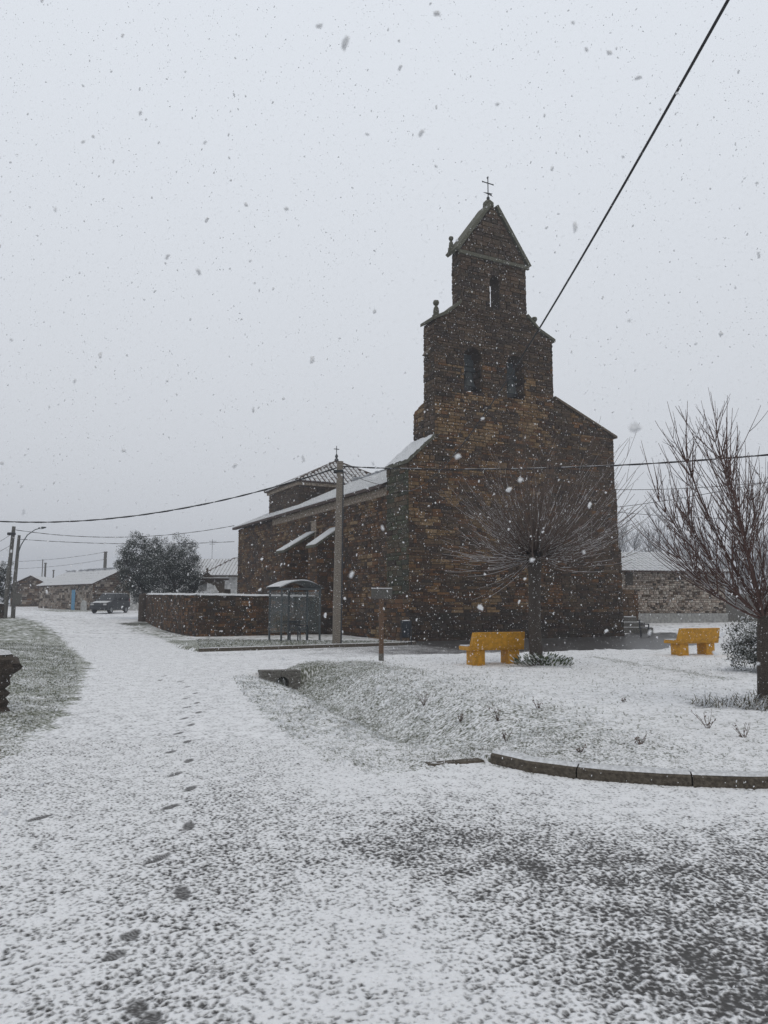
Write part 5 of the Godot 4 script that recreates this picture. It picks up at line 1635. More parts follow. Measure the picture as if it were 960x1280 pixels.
# =====================================================================  things in the street
func make_street_things() -> void:
	# ---- yellow benches seen from behind
	yellow_bench(W(2.82, gy(2.82, 19.5), 19.5), 0.37, "bright yellow concrete bench standing beside the pollard tree")
	yellow_bench(W(9.25, gy(9.25, 23.0), 23.0), 0.37, "bright yellow concrete bench standing before the frosted shrub")
	bus_shelter()
	# ---- poles
	var p := W(-1.79, gy(-1.79, 29.2), 29.4)
	var pole := thing("utility_pole", "tall pale weathered utility pole beside the bus shelter", "pole", p)
	var mb := MB.new()
	mb.tube(PackedVector3Array([p - Vector3.UP * 0.2, p + Vector3(0.02, 2, 0), p + Vector3(0.06, 5, 0), p + Vector3(0.09, 7.0, 0)]), PackedFloat32Array([0.17, 0.16, 0.14, 0.125]), 14)
	put(mb, "shaft", M["pole_wood"], pole)
	mb = MB.new()
	mb.tube(PackedVector3Array([p + Vector3(0.17, 0.0, 0.05), p + Vector3(0.19, 3, 0.04), p + Vector3(0.21, 6.6, 0.03)]), PackedFloat32Array([0.035, 0.035, 0.03]), 6)
	put(mb, "conduit", M["dark_metal"], pole)
	mb = MB.new()
	mb.box(Vector3(-0.16, 6.55, -0.14), Vector3(0.22, 6.65, 0.14), Transform3D(Basis(), p), 0.01)
	for s in [-1, 1]: mb.tube(PackedVector3Array([p + Vector3(0.1 * s, 6.6, 0.1), p + Vector3(0.32 * s, 6.78, 0.1)]), PackedFloat32Array([0.02, 0.02]), 6)
	put(mb, "bracket", M["iron"], pole)
	var a := W(-27.0, gy(-27, 55) - 0.2, 55.2)
	var pl := thing("utility_pole", "grey wooden utility pole leaning by the low stone wall", "pole", a)
	mb = MB.new()
	mb.tube(PackedVector3Array([a, a + Vector3(0.1, 3, 0), a + Vector3(0.3, 6.75, 0)]), PackedFloat32Array([0.17, 0.15, 0.12]), 10)
	put(mb, "shaft", M["pole_grey"], pl)
	mb = MB.new()
	mb.box(Vector3(-0.05, 6.1, 0.05), Vector3(0.5, 6.3, 0.25), Transform3D(Basis(), a), 0.02)
	put(mb, "insulator_box", M["iron"], pl)
	var b := W(-26.45, gy(-26.5, 55) - 0.2, 55.3)
	var lp := thing("lamp_post", "grey street lamp post with curved arm next to the leaning pole", "street lamp", b)
	mb = MB.new()
	mb.tube(PackedVector3Array([b, b + Vector3(0.0, 3, 0), b + Vector3(0.12, 6.1, 0)]), PackedFloat32Array([0.15, 0.13, 0.1]), 10)
	put(mb, "shaft", M["pole_grey"], lp)
	mb = MB.new()
	mb.tube(PackedVector3Array([b + Vector3(0.1, 4.6, 0.1), b + Vector3(0.35, 5.4, 0.1), b + Vector3(0.75, 6.1, 0.1), b + Vector3(1.3, 6.5, 0.1), b + Vector3(1.7, 6.6, 0.1)]), PackedFloat32Array([0.035, 0.035, 0.035, 0.03, 0.03]), 6)
	put(mb, "arm", M["galvanised"], lp)
	mb = MB.new()
	mb.lathe(b + Vector3(1.5, 6.6, 0.1), [Vector2(0.0, 0), Vector2(0.06, 0.05), Vector2(0.09, 0.3), Vector2(0.05, 0.55), Vector2(0.0, 0.6)], 8, Vector3(0.99, 0.1, 0).normalized())
	put(mb, "lamp_head", M["galvanised"], lp)
	mb = MB.new()
	mb.box(Vector3(0.1, 1.1, 0.05), Vector3(0.6, 1.9, 0.35), Transform3D(Basis(), b), 0.03)
	put(mb, "meter_box", M["pole_grey"], lp)
	# ---- far poles and aerials over the barns
	for q in [[132, 690, 735, 96.0, 0.22, "short thick pole rising behind the barn roof", "pole"], [53.5, 700, 735, 104.0, 0.07, "thin mast rising behind the stone shed with a crossbar", "mast"], [57, 704, 735, 101.0, 0.14, "stubby chimney pipe behind the stone shed roof", "chimney"], [67, 713, 735, 103.0, 0.1, "small pipe behind the barn roof next to the mast", "chimney"]]:
		var top := pd(q[0], q[1], q[3])
		var foot := Vector3(top.x, gy(top.x, q[3]), top.z)
		var m := thing("far_pole" if q[6] == "pole" else ("far_mast" if q[6] == "mast" else "far_pipe"), q[5], q[6], foot)
		mb = MB.new()
		mb.tube(PackedVector3Array([foot - Vector3.UP * 0.2, top.lerp(foot, 0.5), top]), PackedFloat32Array([q[4], q[4], q[4] * 0.9]), 8)
		put(mb, "shaft", M["pole_grey"], m)
		mb = MB.new()
		mb.box(Vector3(-0.3, -0.12, -0.05) * (q[4] * 2.0 + 0.3), Vector3(0.3, 0.0, 0.05) * (q[4] * 2.0 + 0.3) + Vector3(0, 0.06, 0), Transform3D(Basis(), top))
		put(mb, "cap", M["pole_grey"], m)
	# ---- wooden signpost with a small board
	var s := W(-0.07, gy(-0.07, 19.7), 19.7)
	var sp := thing("signpost", "thin brown signpost with a small grey board on the street edge", "signpost", s)
	mb = MB.new()
	mb.box(Vector3(-0.055, -0.15, -0.05), Vector3(0.055, 1.78, 0.05), Transform3D(Basis(Vector3.UP, 0.2), s), 0.012)
	put(mb, "post", M["post_wood"], sp)
	mb = MB.new()
	mb.box(Vector3(-0.055, -0.15, -0.05) * 1.08, Vector3(0.059, 0.18, 0.055), Transform3D(Basis(Vector3.UP, 0.2), s), 0.01)
	put(mb, "foot_sleeve", M["concrete"], sp)
	mb = MB.new()
	mb.box(Vector3(-0.27, 1.55, 0.052), Vector3(0.27, 1.80, 0.08), Transform3D(Basis(Vector3.UP, 0.2), s), 0.006)
	put(mb, "board", M["sign_grey"], sp)
	mb = MB.new()
	mb.box(Vector3(-0.27, 1.802, 0.045), Vector3(0.27, 1.825, 0.082), Transform3D(Basis(Vector3.UP, 0.2), s), 0.006)
	put(mb, "snow", M["snow"], sp)
	# ---- litter bin on legs
	var l := W(0.87, gy(0.87, 30.6), 30.6)
	var lb := thing("litter_bin", "dark blue litter bin on a two legged stand by the church corner", "bin", l)
	mb = MB.new()
	for sx in [-1, 1]: mb.box(Vector3(0.2 * sx - 0.02, -0.1, -0.02), Vector3(0.2 * sx + 0.02, 0.95, 0.02), Transform3D(Basis(), l))
	put(mb, "stand", M["dark_metal"], lb)
	mb = MB.new()
	mb.lathe(l + Vector3.UP * 0.3, [Vector2(0.0, 0), Vector2(0.15, 0.0), Vector2(0.185, 0.62), Vector2(0.195, 0.64), Vector2(0.17, 0.64), Vector2(0.14, 0.1), Vector2(0.0, 0.08)], 14)
	put(mb, "basket", M["bin"], lb)
	mb = MB.new()
	mb.lathe(l + Vector3.UP * 0.93, [Vector2(0.16, 0.0), Vector2(0.15, 0.03), Vector2(0.0, 0.05)], 14)
	put(mb, "snow", M["snow"], lb)
	# ---- black metal bench at the far corner of the church
	var f := W(12.75, gy(12.75, 39.0), 38.6)
	var mbn := thing("metal_bench", "small black metal bench at the far corner of the church front", "bench", f)
	metal_seat(mbn, f, 1.2, 0.6)
	# ---- stump at the left border
	var g := W(-5.86, gy(-5.86, 11.7), 11.7)
	var stp := thing("old_stump", "dark weathered stump with peeling layers in the grass verge", "stump", g)
	mb = MB.new()
	var rr := RandomNumberGenerator.new(); rr.seed = 44
	var prev := []
	for k in 15:
		var y := -0.1 + k * 0.064
		var R := 0.20 + 0.16 * smoothstep(0.2, 0.75, y) - (0.12 if k == 14 else 0.0) + 0.03 * (k % 2)
		var ring := []
		for q in 18:
			var aa := TAU * q / 18.0
			ring.push_back(g + Vector3(cos(aa) * R * (1.0 + 0.5 * n_fine.get_noise_2d(absf(q - 9.0) * 0.45, k * 0.8)), y, sin(aa) * R * (1.0 + 0.5 * n_fine.get_noise_2d(absf(q - 9.0) * 0.45, k * 0.8))))
		if k > 0:
			for q in 18: mb.quad(prev[(q + 1) % 18], prev[q], ring[q], ring[(q + 1) % 18])
		prev = ring
	for q in 18: mb.tri(g + Vector3.UP * 0.84, prev[(q + 1) % 18], prev[q])
	put(mb, "trunk", M["bark"], stp)
	mb = MB.new()
	mb.lathe(g + Vector3.UP * 0.80, [Vector2(0.26, 0.0), Vector2(0.22, 0.05), Vector2(0.1, 0.075), Vector2(0.0, 0.08)], 14)
	put(mb, "snow", M["snow"], stp)
	# ---- culvert head in the ditch
	var cu := thing("culvert", "grey concrete culvert head with round pipe mouth in the ditch", "culvert", W(DITCH[0].x, -0.2, DITCH[0].y))
	var dd := (DITCH[1] - DITCH[0]).normalized()
	var N := W(dd.x, 0, dd.y)
	var U := Vector3(N.z, 0, -N.x)
	var o := W(DITCH[0].x, 0, DITCH[0].y) + N * 0.3
	var hole := PackedVector2Array()
	for k in 16: hole.push_back(Vector2(cos(TAU * k / 16.0) * 0.17, -0.27 + sin(TAU * k / 16.0) * 0.17))
	var fr := PackedVector2Array([Vector2(-0.5, -0.7), Vector2(-0.001, -0.7)])
	for k in 16: fr.push_back(Vector2(cos(-PI / 2 - TAU * k / 16.0) * 0.17 - (0.001 if k == 0 else 0.0), -0.27 + sin(-PI / 2 - TAU * k / 16.0) * 0.17))
	fr.push_back(Vector2(0.001, -0.44))
	for q in [Vector2(0.001, -0.7), Vector2(0.45, -0.7), Vector2(0.45, 0.03), Vector2(-0.5, 0.05)]: fr.push_back(q)
	mb = MB.new()
	mb.prism(fr, o, U, N, 0.36)
	put(mb, "head_wall", M["concrete"], cu)
	mb = MB.new()
	for k in 16:
		var c0 := TAU * k / 16.0; var c1 := TAU * (k + 1) / 16.0
		var A := o + U * cos(c0) * 0.168 + Vector3.UP * (-0.27 + sin(c0) * 0.168)
		var B := o + U * cos(c1) * 0.168 + Vector3.UP * (-0.27 + sin(c1) * 0.168)
		mb.quad(B, A, A - N * 1.6, B - N * 1.6)
		mb.tri(o - N * 1.6 + Vector3.DOWN * 0.27, A - N * 1.6, B - N * 1.6)
	put(mb, "pipe", M["concrete"], cu)
	car()

func yellow_bench(at: Vector3, ang: float, label: String) -> void:
	var b := thing("yellow_bench", label, "bench", at, 0.0, "yellow benches on the square")
	var U := Vector3(cos(ang), 0, -sin(ang))
	var N := Vector3(sin(ang), 0, cos(ang))
	var X := Transform3D(Basis(U, Vector3.UP, N), at)
	for s in [-1, 1]:
		var mb := MB.new()
		var x: float = -0.5 if s < 0 else 0.48
		mb.box(Vector3(x - 0.16, -0.05, -0.38), Vector3(x + 0.16, 0.35, 0.02), X, 0.012)
		put(mb, "leg", M["yellow"], b)
	var mb2 := MB.new()
	mb2.box(Vector3(-0.82, 0.352, -0.48), Vector3(0.76, 0.45, 0.06), X, 0.012)
	put(mb2, "seat", M["yellow"], b)
	mb2 = MB.new()
	# leaning back slab, slightly narrower at the top
	var P := func(x: float, y: float, z: float): return X * Vector3(x, y, z)
	var lo := 0.452; var hi := 0.80
	var fl := 0.078; var fh := 0.17
	var bl := -0.05; var bh := 0.06
	var wl := 0.74; var wh := 0.72
	mb2.quad(P.call(-wl, 0.40, fl), P.call(wl, 0.40, fl), P.call(wh, hi - 0.012, fh), P.call(-wh, hi - 0.012, fh))
	mb2.quad(P.call(-wh, hi - 0.012, fh), P.call(wh, hi - 0.012, fh), P.call(wh - 0.01, hi, fh - 0.012), P.call(-wh + 0.01, hi, fh - 0.012))
	mb2.quad(P.call(-wh + 0.01, hi, fh - 0.012), P.call(wh - 0.01, hi, fh - 0.012), P.call(wh - 0.01, hi, bh), P.call(-wh + 0.01, hi, bh))
	mb2.quad(P.call(wl, lo, bl), P.call(-wl, lo, bl), P.call(-wh + 0.01, hi, bh), P.call(wh - 0.01, hi, bh))
	mb2.quad(P.call(wl, 0.40, fl), P.call(wl, lo, bl), P.call(wh - 0.01, hi, bh), P.call(wh, hi - 0.012, fh))
	mb2.quad(P.call(-wl, lo, bl), P.call(-wl, 0.40, fl), P.call(-wh, hi - 0.012, fh), P.call(-wh + 0.01, hi, bh))
	put(mb2, "backrest", M["yellow"], b)
	mb2 = MB.new()
	mb2.box(Vector3(-0.81, 0.452, -0.46), Vector3(0.74, 0.475, -0.07), X, 0.008)
	put(mb2, "snow", M["snow"], b)

func metal_seat(parent: Node3D, at: Vector3, ang: float, wide: float) -> void:
	var X := Transform3D(Basis(Vector3.UP, ang), at)
	for s in [-1, 1]:
		var mb := MB.new()
		var x: float = wide / 2 * s
		mb.box(Vector3(x - 0.02, -0.05, -0.02), Vector3(x + 0.02, 0.42, 0.02), X)
		mb.box(Vector3(x - 0.02, -0.05, 0.36), Vector3(x + 0.02, 0.62, 0.40), X)
		mb.box(Vector3(x - 0.02, 0.58, -0.02), Vector3(x + 0.02, 0.62, 0.36), X)
		mb.box(Vector3(x - 0.02, 0.38, -0.02), Vector3(x + 0.02, 0.82, -0.06), X)
		put(mb, "side_frame", M["dark_metal"], parent)
	for k in 4:
		var mb := MB.new()
		mb.box(Vector3(-wide / 2, 0.42, 0.0 + k * 0.1), Vector3(wide / 2, 0.45, 0.075 + k * 0.1), X)
		put(mb, "seat_slat", M["dark_metal"], parent)
	for k in 2:
		var mb := MB.new()
		mb.box(Vector3(-wide / 2, 0.56 + k * 0.14, -0.05), Vector3(wide / 2, 0.65 + k * 0.14, -0.02), X)
		put(mb, "back_slat", M["dark_metal"], parent)

func bus_shelter() -> void:
	var c0 := Vector2(-4.15, 31.4)
	var g := gy(c0.x + 0.5, c0.y + 0.6)
	var at := W(c0.x, g, c0.y)
	var sh := thing("bus_shelter", "small glass bus shelter with snowy curved roof on the grass", "bus shelter", at)
	var U := Vector3(0.86, 0, -0.51).normalized()
	var N := Vector3(-U.z, 0, U.x)
	var X := Transform3D(Basis(U, Vector3.UP, N), at)
	var L := 1.72
	var Dp := 1.25
	for q in [[0.0, 0.0], [L, 0.0], [0.0, -Dp], [L, -Dp], [L * 0.5, -Dp]]:
		var mb := MB.new()
		mb.box(Vector3(q[0] - 0.035, -0.15, q[1] - 0.035), Vector3(q[0] + 0.035, 2.08, q[1] + 0.035), X, 0.006)
		put(mb, "post", M["galvanised"], sh)
	var mb2 := MB.new()
	for q in [[Vector3(-0.03, 2.08, -0.03), Vector3(L + 0.03, 2.15, 0.03)], [Vector3(-0.03, 2.08, -Dp - 0.03), Vector3(L + 0.03, 2.15, -Dp + 0.03)], [Vector3(-0.03, 2.081, -Dp + 0.03), Vector3(0.03, 2.151, -0.03)], [Vector3(L - 0.03, 2.081, -Dp + 0.03), Vector3(L + 0.03, 2.151, -0.03)]]:
		mb2.box(q[0], q[1], X)
	put(mb2, "roof_frame", M["galvanised"], sh)
	# panes: back (two) and the two ends
	for q in [[Vector3(0.04, 0.3, -Dp), Vector3(L * 0.5 - 0.04, 2.02, -Dp + 0.008)], [Vector3(L * 0.5 + 0.04, 0.3, -Dp), Vector3(L - 0.04, 2.02, -Dp + 0.008)], [Vector3(L - 0.004, 0.3, -Dp + 0.05), Vector3(L + 0.004, 2.02, -0.05)]]:
		var mb := MB.new()
		mb.box(q[0], q[1], X)
		put(mb, "glass_pane", M["pane"], sh)
	# barrel roof
	var roof := MB.new()
	var snow := MB.new()
	var n := 12
	for k in n:
		var a0 := float(k) / n; var a1 := float(k + 1) / n
		var x0 := lerpf(-0.14, L + 0.14, a0); var x1 := lerpf(-0.14, L + 0.14, a1)
		var y0 := 2.16 + 0.30 * sin(PI * a0); var y1 := 2.16 + 0.30 * sin(PI * a1)
		for z in [0.14]:
			roof.quad(X * Vector3(x0, y0, 0.14), X * Vector3(x1, y1, 0.14), X * Vector3(x1, y1, -Dp - 0.14), X * Vector3(x0, y0, -Dp - 0.14))
			roof.quad(X * Vector3(x1, y1 - 0.03, 0.14), X * Vector3(x0, y0 - 0.03, 0.14), X * Vector3(x0, y0 - 0.03, -Dp - 0.14), X * Vector3(x1, y1 - 0.03, -Dp - 0.14))
			roof.quad(X * Vector3(x0, y0 - 0.03, 0.14), X * Vector3(x1, y1 - 0.03, 0.14), X * Vector3(x1, y1, 0.14), X * Vector3(x0, y0, 0.14))
		var t0 := 0.045 * smoothstep(1.0, 0.55, a0); var t1 := 0.045 * smoothstep(1.0, 0.55, a1)
		snow.quad(X * Vector3(x0, y0 + t0, 0.1), X * Vector3(x1, y1 + t1, 0.1), X * Vector3(x1, y1 + t1, -Dp - 0.1), X * Vector3(x0, y0 + t0, -Dp - 0.1))
		snow.quad(X * Vector3(x0, y0, 0.1), X * Vector3(x1, y1, 0.1), X * Vector3(x1, y1 + t1, 0.1), X * Vector3(x0, y0 + t0, 0.1))
		snow.quad(X * Vector3(x1, y1, -Dp - 0.1), X * Vector3(x0, y0, -Dp - 0.1), X * Vector3(x0, y0 + t0, -Dp - 0.1), X * Vector3(x1, y1 + t1, -Dp - 0.1))
	var rf := put(roof, "roof", M["galvanised"], sh)
	put(snow, "snow", M["snow"], rf)
	var seat := thing("shelter_seat", "dark metal seat with backrest inside the bus shelter", "bench", X * Vector3(0.95, 0, -0.75))
	metal_seat(seat, seat.position, 1.1, 0.75)

func car() -> void:
	var g := gy(-24.4, 70.5)
	var o := W(-24.95, g, 70.6)
	var c := thing("parked_car", "dark boxy estate car with snow on its roof beside the barn", "car", o)
	var phi := deg_to_rad(79.0)
	var F := Vector3(-cos(phi), 0, sin(phi))      # nose direction: left and towards the camera
	var S := Vector3(F.z, 0, -F.x) * -1.0          # to its left-hand side (towards the camera's right)
	var X := Transform3D(Basis(F, Vector3.UP, F.cross(Vector3.UP)), o)
	# side profile (length, height)
	var prof := PackedVector2Array([Vector2(-1.95, 0.42), Vector2(-1.62, 0.30), Vector2(1.6, 0.28), Vector2(1.95, 0.4), Vector2(2.0, 0.66), Vector2(1.92, 0.92), Vector2(1.1, 1.08), Vector2(-1.93, 1.05), Vector2(-2.0, 0.7)])
	var mb := MB.new()
	mb.prism(prof, X * Vector3(0, 0, 0.85), F, X.basis.z, 1.7)
	var body := put(mb, "body", M["car_paint"], c)
	mb = MB.new()
	# cabin with raked screens and sides that lean in
	var lo := [Vector2(1.05, 1.06), Vector2(-1.92, 1.05)]
	var hi := [Vector2(0.35, 1.76), Vector2(-1.78, 1.76)]
	var P := func(p: Vector2, z: float): return X * Vector3(p.x, p.y, z)
	for s in [-1.0, 1.0]:
		var f := [P.call(lo[1], 0.83 * s), P.call(lo[0], 0.83 * s), P.call(hi[0], 0.68 * s), P.call(hi[1], 0.68 * s)]
		if s < 0: f.reverse()
		mb.quad(f[0], f[1], f[2], f[3])
	mb.quad(P.call(lo[0], 0.83), P.call(lo[0], -0.83), P.call(hi[0], -0.68), P.call(hi[0], 0.68))
	mb.quad(P.call(lo[1], -0.83), P.call(lo[1], 0.83), P.call(hi[1], 0.68), P.call(hi[1], -0.68))
	mb.quad(P.call(hi[1], 0.68), P.call(hi[0], 0.68), P.call(hi[0], -0.68), P.call(hi[1], -0.68))
	put(mb, "cabin", M["car_paint"], c)
	# windows stand just proud of the cabin
	var onside := func(a: float, b: float, s: float):
		var z := lerpf(0.83, 0.68, b) * s
		var x := lerpf(lerpf(lo[1].x, hi[1].x, b), lerpf(lo[0].x, hi[0].x, b), a)
		return X * Vector3(x, lerpf(1.055, 1.76, b), z + 0.006 * s)
	for s in [-1.0, 1.0]:
		for w in [[0.06, 0.33], [0.36, 0.64], [0.67, 0.93]]:
			mb = MB.new()
			var f := [onside.call(w[0], 0.12, s), onside.call(w[1], 0.12, s), onside.call(w[1], 0.86, s), onside.call(w[0], 0.86, s)]
			if s < 0: f.reverse()
			mb.quad(f[0], f[1], f[2], f[3])
			put(mb, "side_window", M["car_glass"], c)
	mb = MB.new()
	var wp := func(p: Vector2, q: Vector2, b: float, z: float): return X * (Vector3(lerpf(p.x, q.x, b), lerpf(p.y, q.y, b), z) + Vector3(0.008, 0.004, 0))
	mb.quad(wp.call(lo[0], hi[0], 0.1, 0.74), wp.call(lo[0], hi[0], 0.1, -0.74), wp.call(lo[0], hi[0], 0.9, -0.63), wp.call(lo[0], hi[0], 0.9, 0.63))
	put(mb, "windscreen", M["car_glass"], c)
	mb = MB.new()
	var rp := func(b: float, z: float): return X * (Vector3(lerpf(lo[1].x, hi[1].x, b), lerpf(lo[1].y, hi[1].y, b), z) + Vector3(-0.008, 0, 0))
	mb.quad(rp.call(0.15, -0.7), rp.call(0.15, 0.7), rp.call(0.88, 0.62), rp.call(0.88, -0.62))
	put(mb, "rear_window", M["car_glass"], c)
	for q in [[1.28, 0.8], [1.28, -0.8], [-1.25, 0.8], [-1.25, -0.8]]:
		var s := signf(q[1])
		var w := Node3D.new()
		w.name = "wheel"
		c.add_child(w, true)
		mb = MB.new()
		var hub: Vector3 = X * Vector3(q[0], 0.32, q[1] * 0.86)
		var ax: Vector3 = X.basis.z * s
		mb.lathe(hub, [Vector2(0.0, 0.0), Vector2(0.3, 0.0), Vector2(0.33, 0.03), Vector2(0.33, 0.17), Vector2(0.3, 0.2), Vector2(0.2, 0.2)], 18, ax)
		put(mb, "tyre", M["rubber"], w)
		mb = MB.new()
		mb.lathe(hub, [Vector2(0.2, 0.195), Vector2(0.17, 0.17), Vector2(0.06, 0.19), Vector2(0.0, 0.2)], 12, ax)
		put(mb, "rim", M["rim"], w)
	for s in [-1.0, 1.0]:
		mb = MB.new()
		mb.box(Vector3(1.9, 0.70, s * 0.62 - 0.16), Vector3(1.985, 0.86, s * 0.62 + 0.16), X, 0.02)
		put(mb, "headlight", M["lamp_glass"], c)
		mb = MB.new()
		mb.box(Vector3(-2.0, 0.8, s * 0.74 - 0.08), Vector3(-1.9, 1.3, s * 0.74 + 0.06), X, 0.02)
		put(mb, "tail_light", M["tail_red"], c)
		mb = MB.new()
		mb.box(Vector3(0.75, 1.1, s * 0.94 - 0.08), Vector3(0.88, 1.24, s * 0.94 + 0.08), X, 0.02)
		put(mb, "wing_mirror", M["car_paint"], c)
	mb = MB.new()
	mb.box(Vector3(1.9, 0.36, -0.8), Vector3(2.06, 0.58, 0.8), X, 0.03)
	put(mb, "bumper", M["dark_metal"], c)
	mb = MB.new()
	mb.box(Vector3(1.96, 0.62, -0.42), Vector3(2.01, 0.78, 0.42), X, 0.01)
	put(mb, "grille", M["dark_metal"], c)
	mb = MB.new()
	mb.box(Vector3(-1.76, 1.762, -0.66), Vector3(0.3, 1.82, 0.66), X, 0.025)
	put(mb, "snow", M["snow"], c)
	mb = MB.new()
	mb.quad(P.call(Vector2(1.12, 1.085), 0.7), P.call(Vector2(1.12, 1.085), -0.7), P.call(Vector2(1.12, 1.085), -0.7), P.call(Vector2(1.9, 0.935), -0.7))
	mb.quad(P.call(Vector2(1.9, 0.94), 0.72), P.call(Vector2(1.9, 0.94), -0.72), P.call(Vector2(1.12, 1.095), -0.74), P.call(Vector2(1.12, 1.095), 0.74))
	put(mb, "bonnet_snow", M["snow"], c)

# =====================================================================  cables
func cable(label: String, a: Vector3, b: Vector3, sag: float, rad: float, group := "", frost := false) -> void:
	var o := thing("cable", label, "cable", a, 0.0, group)
	var n := 40
	var pts := PackedVector3Array()
	for k in n + 1:
		var t := float(k) / n
		pts.push_back(a.lerp(b, t) + Vector3.DOWN * 4.0 * sag * t * (1.0 - t))
	var mb := MB.new()
	if rad > 0.016:
		# two strands twisted together
		for s in 2:
			var w := PackedVector3Array()
			var m := int(a.distance_to(b) / 0.12)
			for k in m + 1:
				var t := float(k) / m
				var p := a.lerp(b, t) + Vector3.DOWN * 4.0 * sag * t * (1.0 - t)
				var d := (b - a).normalized()
				var x := d.cross(Vector3.UP).normalized()
				var y := x.cross(d)
				var ph := k * 0.42 + s * PI
				w.push_back(p + (x * cos(ph) + y * sin(ph)) * rad * 0.5)
			mb.tube(w, taper(w.size(), rad * 0.62, rad * 0.62), 5, false)
	else:
		mb.tube(pts, taper(n + 1, rad, rad), 5, false)
	put(mb, "strand", M["cable_frost"] if frost else M["cable"], o)
	if rad > 0.0115:
		var sn := MB.new()
		var r := RandomNumberGenerator.new(); r.seed = int(absf(a.x) * 100.0)
		for k in n:
			if r.randf() < 0.5:
				var u := Vector3.UP * rad * 0.9
				sn.tube(PackedVector3Array([pts[k] + u, pts[k + 1] + u]), PackedFloat32Array([rad * 0.35, rad * 0.35]), 4, false)
		put(sn, "snow", M["snow"], o).set_meta("kind", "stuff")

func make_cables() -> void:
	var top := W(-1.68, 6.9, 29.4)
	cable("thick twisted cable running from the tall pale pole past the barns", top, W(-23.8, 6.29, 36.0), 1.45, 0.03)
	cable("thick twisted cable running from the tall pale pole across the church front", top + Vector3(0.1, 0, 0), W(13.13, 5.81, 20.0), 0.35, 0.026)
	cable("thin cable running from the tall pale pole to the church corner", top + Vector3(0.1, -0.2, 0), W(0.7, 6.75, 33.9), 0.12, 0.012)
	cable("long dark cable climbing steeply from the church corner over the square", W(0.822, 6.64, 34.0), W(2.474, 5.934, 4.0), 1.1, 0.0125)
	cable("cable from the leaning grey pole to the far end of the nave", pd(17, 662, 55.4), pd(293, 657, 56.5), 0.7, 0.022)
	cable("thin cable from the lamp post to the far end of the nave", pd(24, 674, 55.4), pd(293, 677, 56.8), 0.25, 0.02)
	cable("thin cable from the leaning grey pole running off past the conifer, upper", pd(17, 666, 55.4), pd(-60, 708, 40.0), 0.1, 0.015)
	cable("thin cable from the leaning grey pole running off past the conifer, lower", pd(16, 680, 55.4), pd(-60, 716, 40.0), 0.1, 0.015)
	cable("thin far cable between the short pole and the village edge, upper", pd(132, 690, 96.0), pd(-20, 702, 100.0), 0.4, 0.02)
	cable("thin far cable between the short pole and the village edge, lower", pd(132, 699, 96.0), pd(-20, 711, 100.0), 0.4, 0.018)
	cable("thin cable leaving the church front's right edge, topmost", pd(768, 612, 39.4), pd(1010, 597, 30.0), 0.15, 0.014)
	cable("thin cable leaving the church front's right edge, rising steeply", pd(771, 634, 39.4), pd(1010, 592, 26.0), 0.1, 0.013)
	cable("thin cable leaving the church front's right edge, lowest and level", pd(772, 640, 39.4), pd(1010, 648, 34.0), 0.15, 0.013)

# =====================================================================  grass
func blades(called: String, label: String, poly: PackedVector2Array, count: int, h: float, seed_: int, snowy: float, keep: Callable) -> void:
	var r := RandomNumberGenerator.new(); r.seed = seed_
	var tuft := MB.new()
	for k in 6:
		var a := TAU * k / 6.0 + r.randf_range(-0.4, 0.4)
		var d := Vector3(cos(a), 0, sin(a))
		var s := Vector3(-d.z, 0, d.x) * 0.035
		var p := d * r.randf_range(0.0, 0.25)
		var m := p + d * 0.22 + Vector3.UP * 0.6
		var e := p + d * r.randf_range(0.45, 0.8) + Vector3.UP * r.randf_range(0.7, 1.0)
		tuft.quad(p - s, p + s, m + s * 0.8, m - s * 0.8)
		tuft.tri(m - s * 0.8, m + s * 0.8, e)
	var lo := Vector2(1e9, 1e9); var hi := -lo
	for q in poly:
		lo = lo.min(q); hi = hi.max(q)
	var places := []
	var tints := []
	var tries := 0
	while places.size() < count and tries < count * 12:
		tries += 1
		var x := r.randf_range(lo.x, hi.x)
		var D := r.randf_range(lo.y, hi.y)
		var q := Vector2(x, D)
		if not Geometry2D.is_point_in_polygon(q, poly): continue
		if absf(x) > D * 0.5 + 1.6 + 0.2: continue
		if r.randf() > keep.call(q): continue
		var k := h * r.randf_range(0.5, 1.4)
		places.push_back(Transform3D(Basis(Vector3.UP, r.randf_range(0, TAU)).scaled(Vector3(k, k * r.randf_range(0.6, 1.2), k)), Vector3(x, gy(x, D) - 0.005, -D)))
		tints.push_back(Color(0.72, 0.74, 0.77) if r.randf() < snowy else pick([Color(0.085, 0.10, 0.05), Color(0.06, 0.075, 0.035), Color(0.11, 0.115, 0.065), Color(0.13, 0.12, 0.08), Color(0.05, 0.055, 0.035)], r))
	var mm := MultiMesh.new()
	mm.transform_format = MultiMesh.TRANSFORM_3D
	mm.use_colors = true
	mm.mesh = tuft.mesh()
	mm.instance_count = places.size()
	for k in places.size():
		mm.set_instance_transform(k, places[k])
		mm.set_instance_color(k, tints[k])
	var o := MultiMeshInstance3D.new()
	o.name = called
	o.multimesh = mm
	o.material_override = M["grass"]
	add_child(o)
	meta(o, label, "grass", "", "stuff")

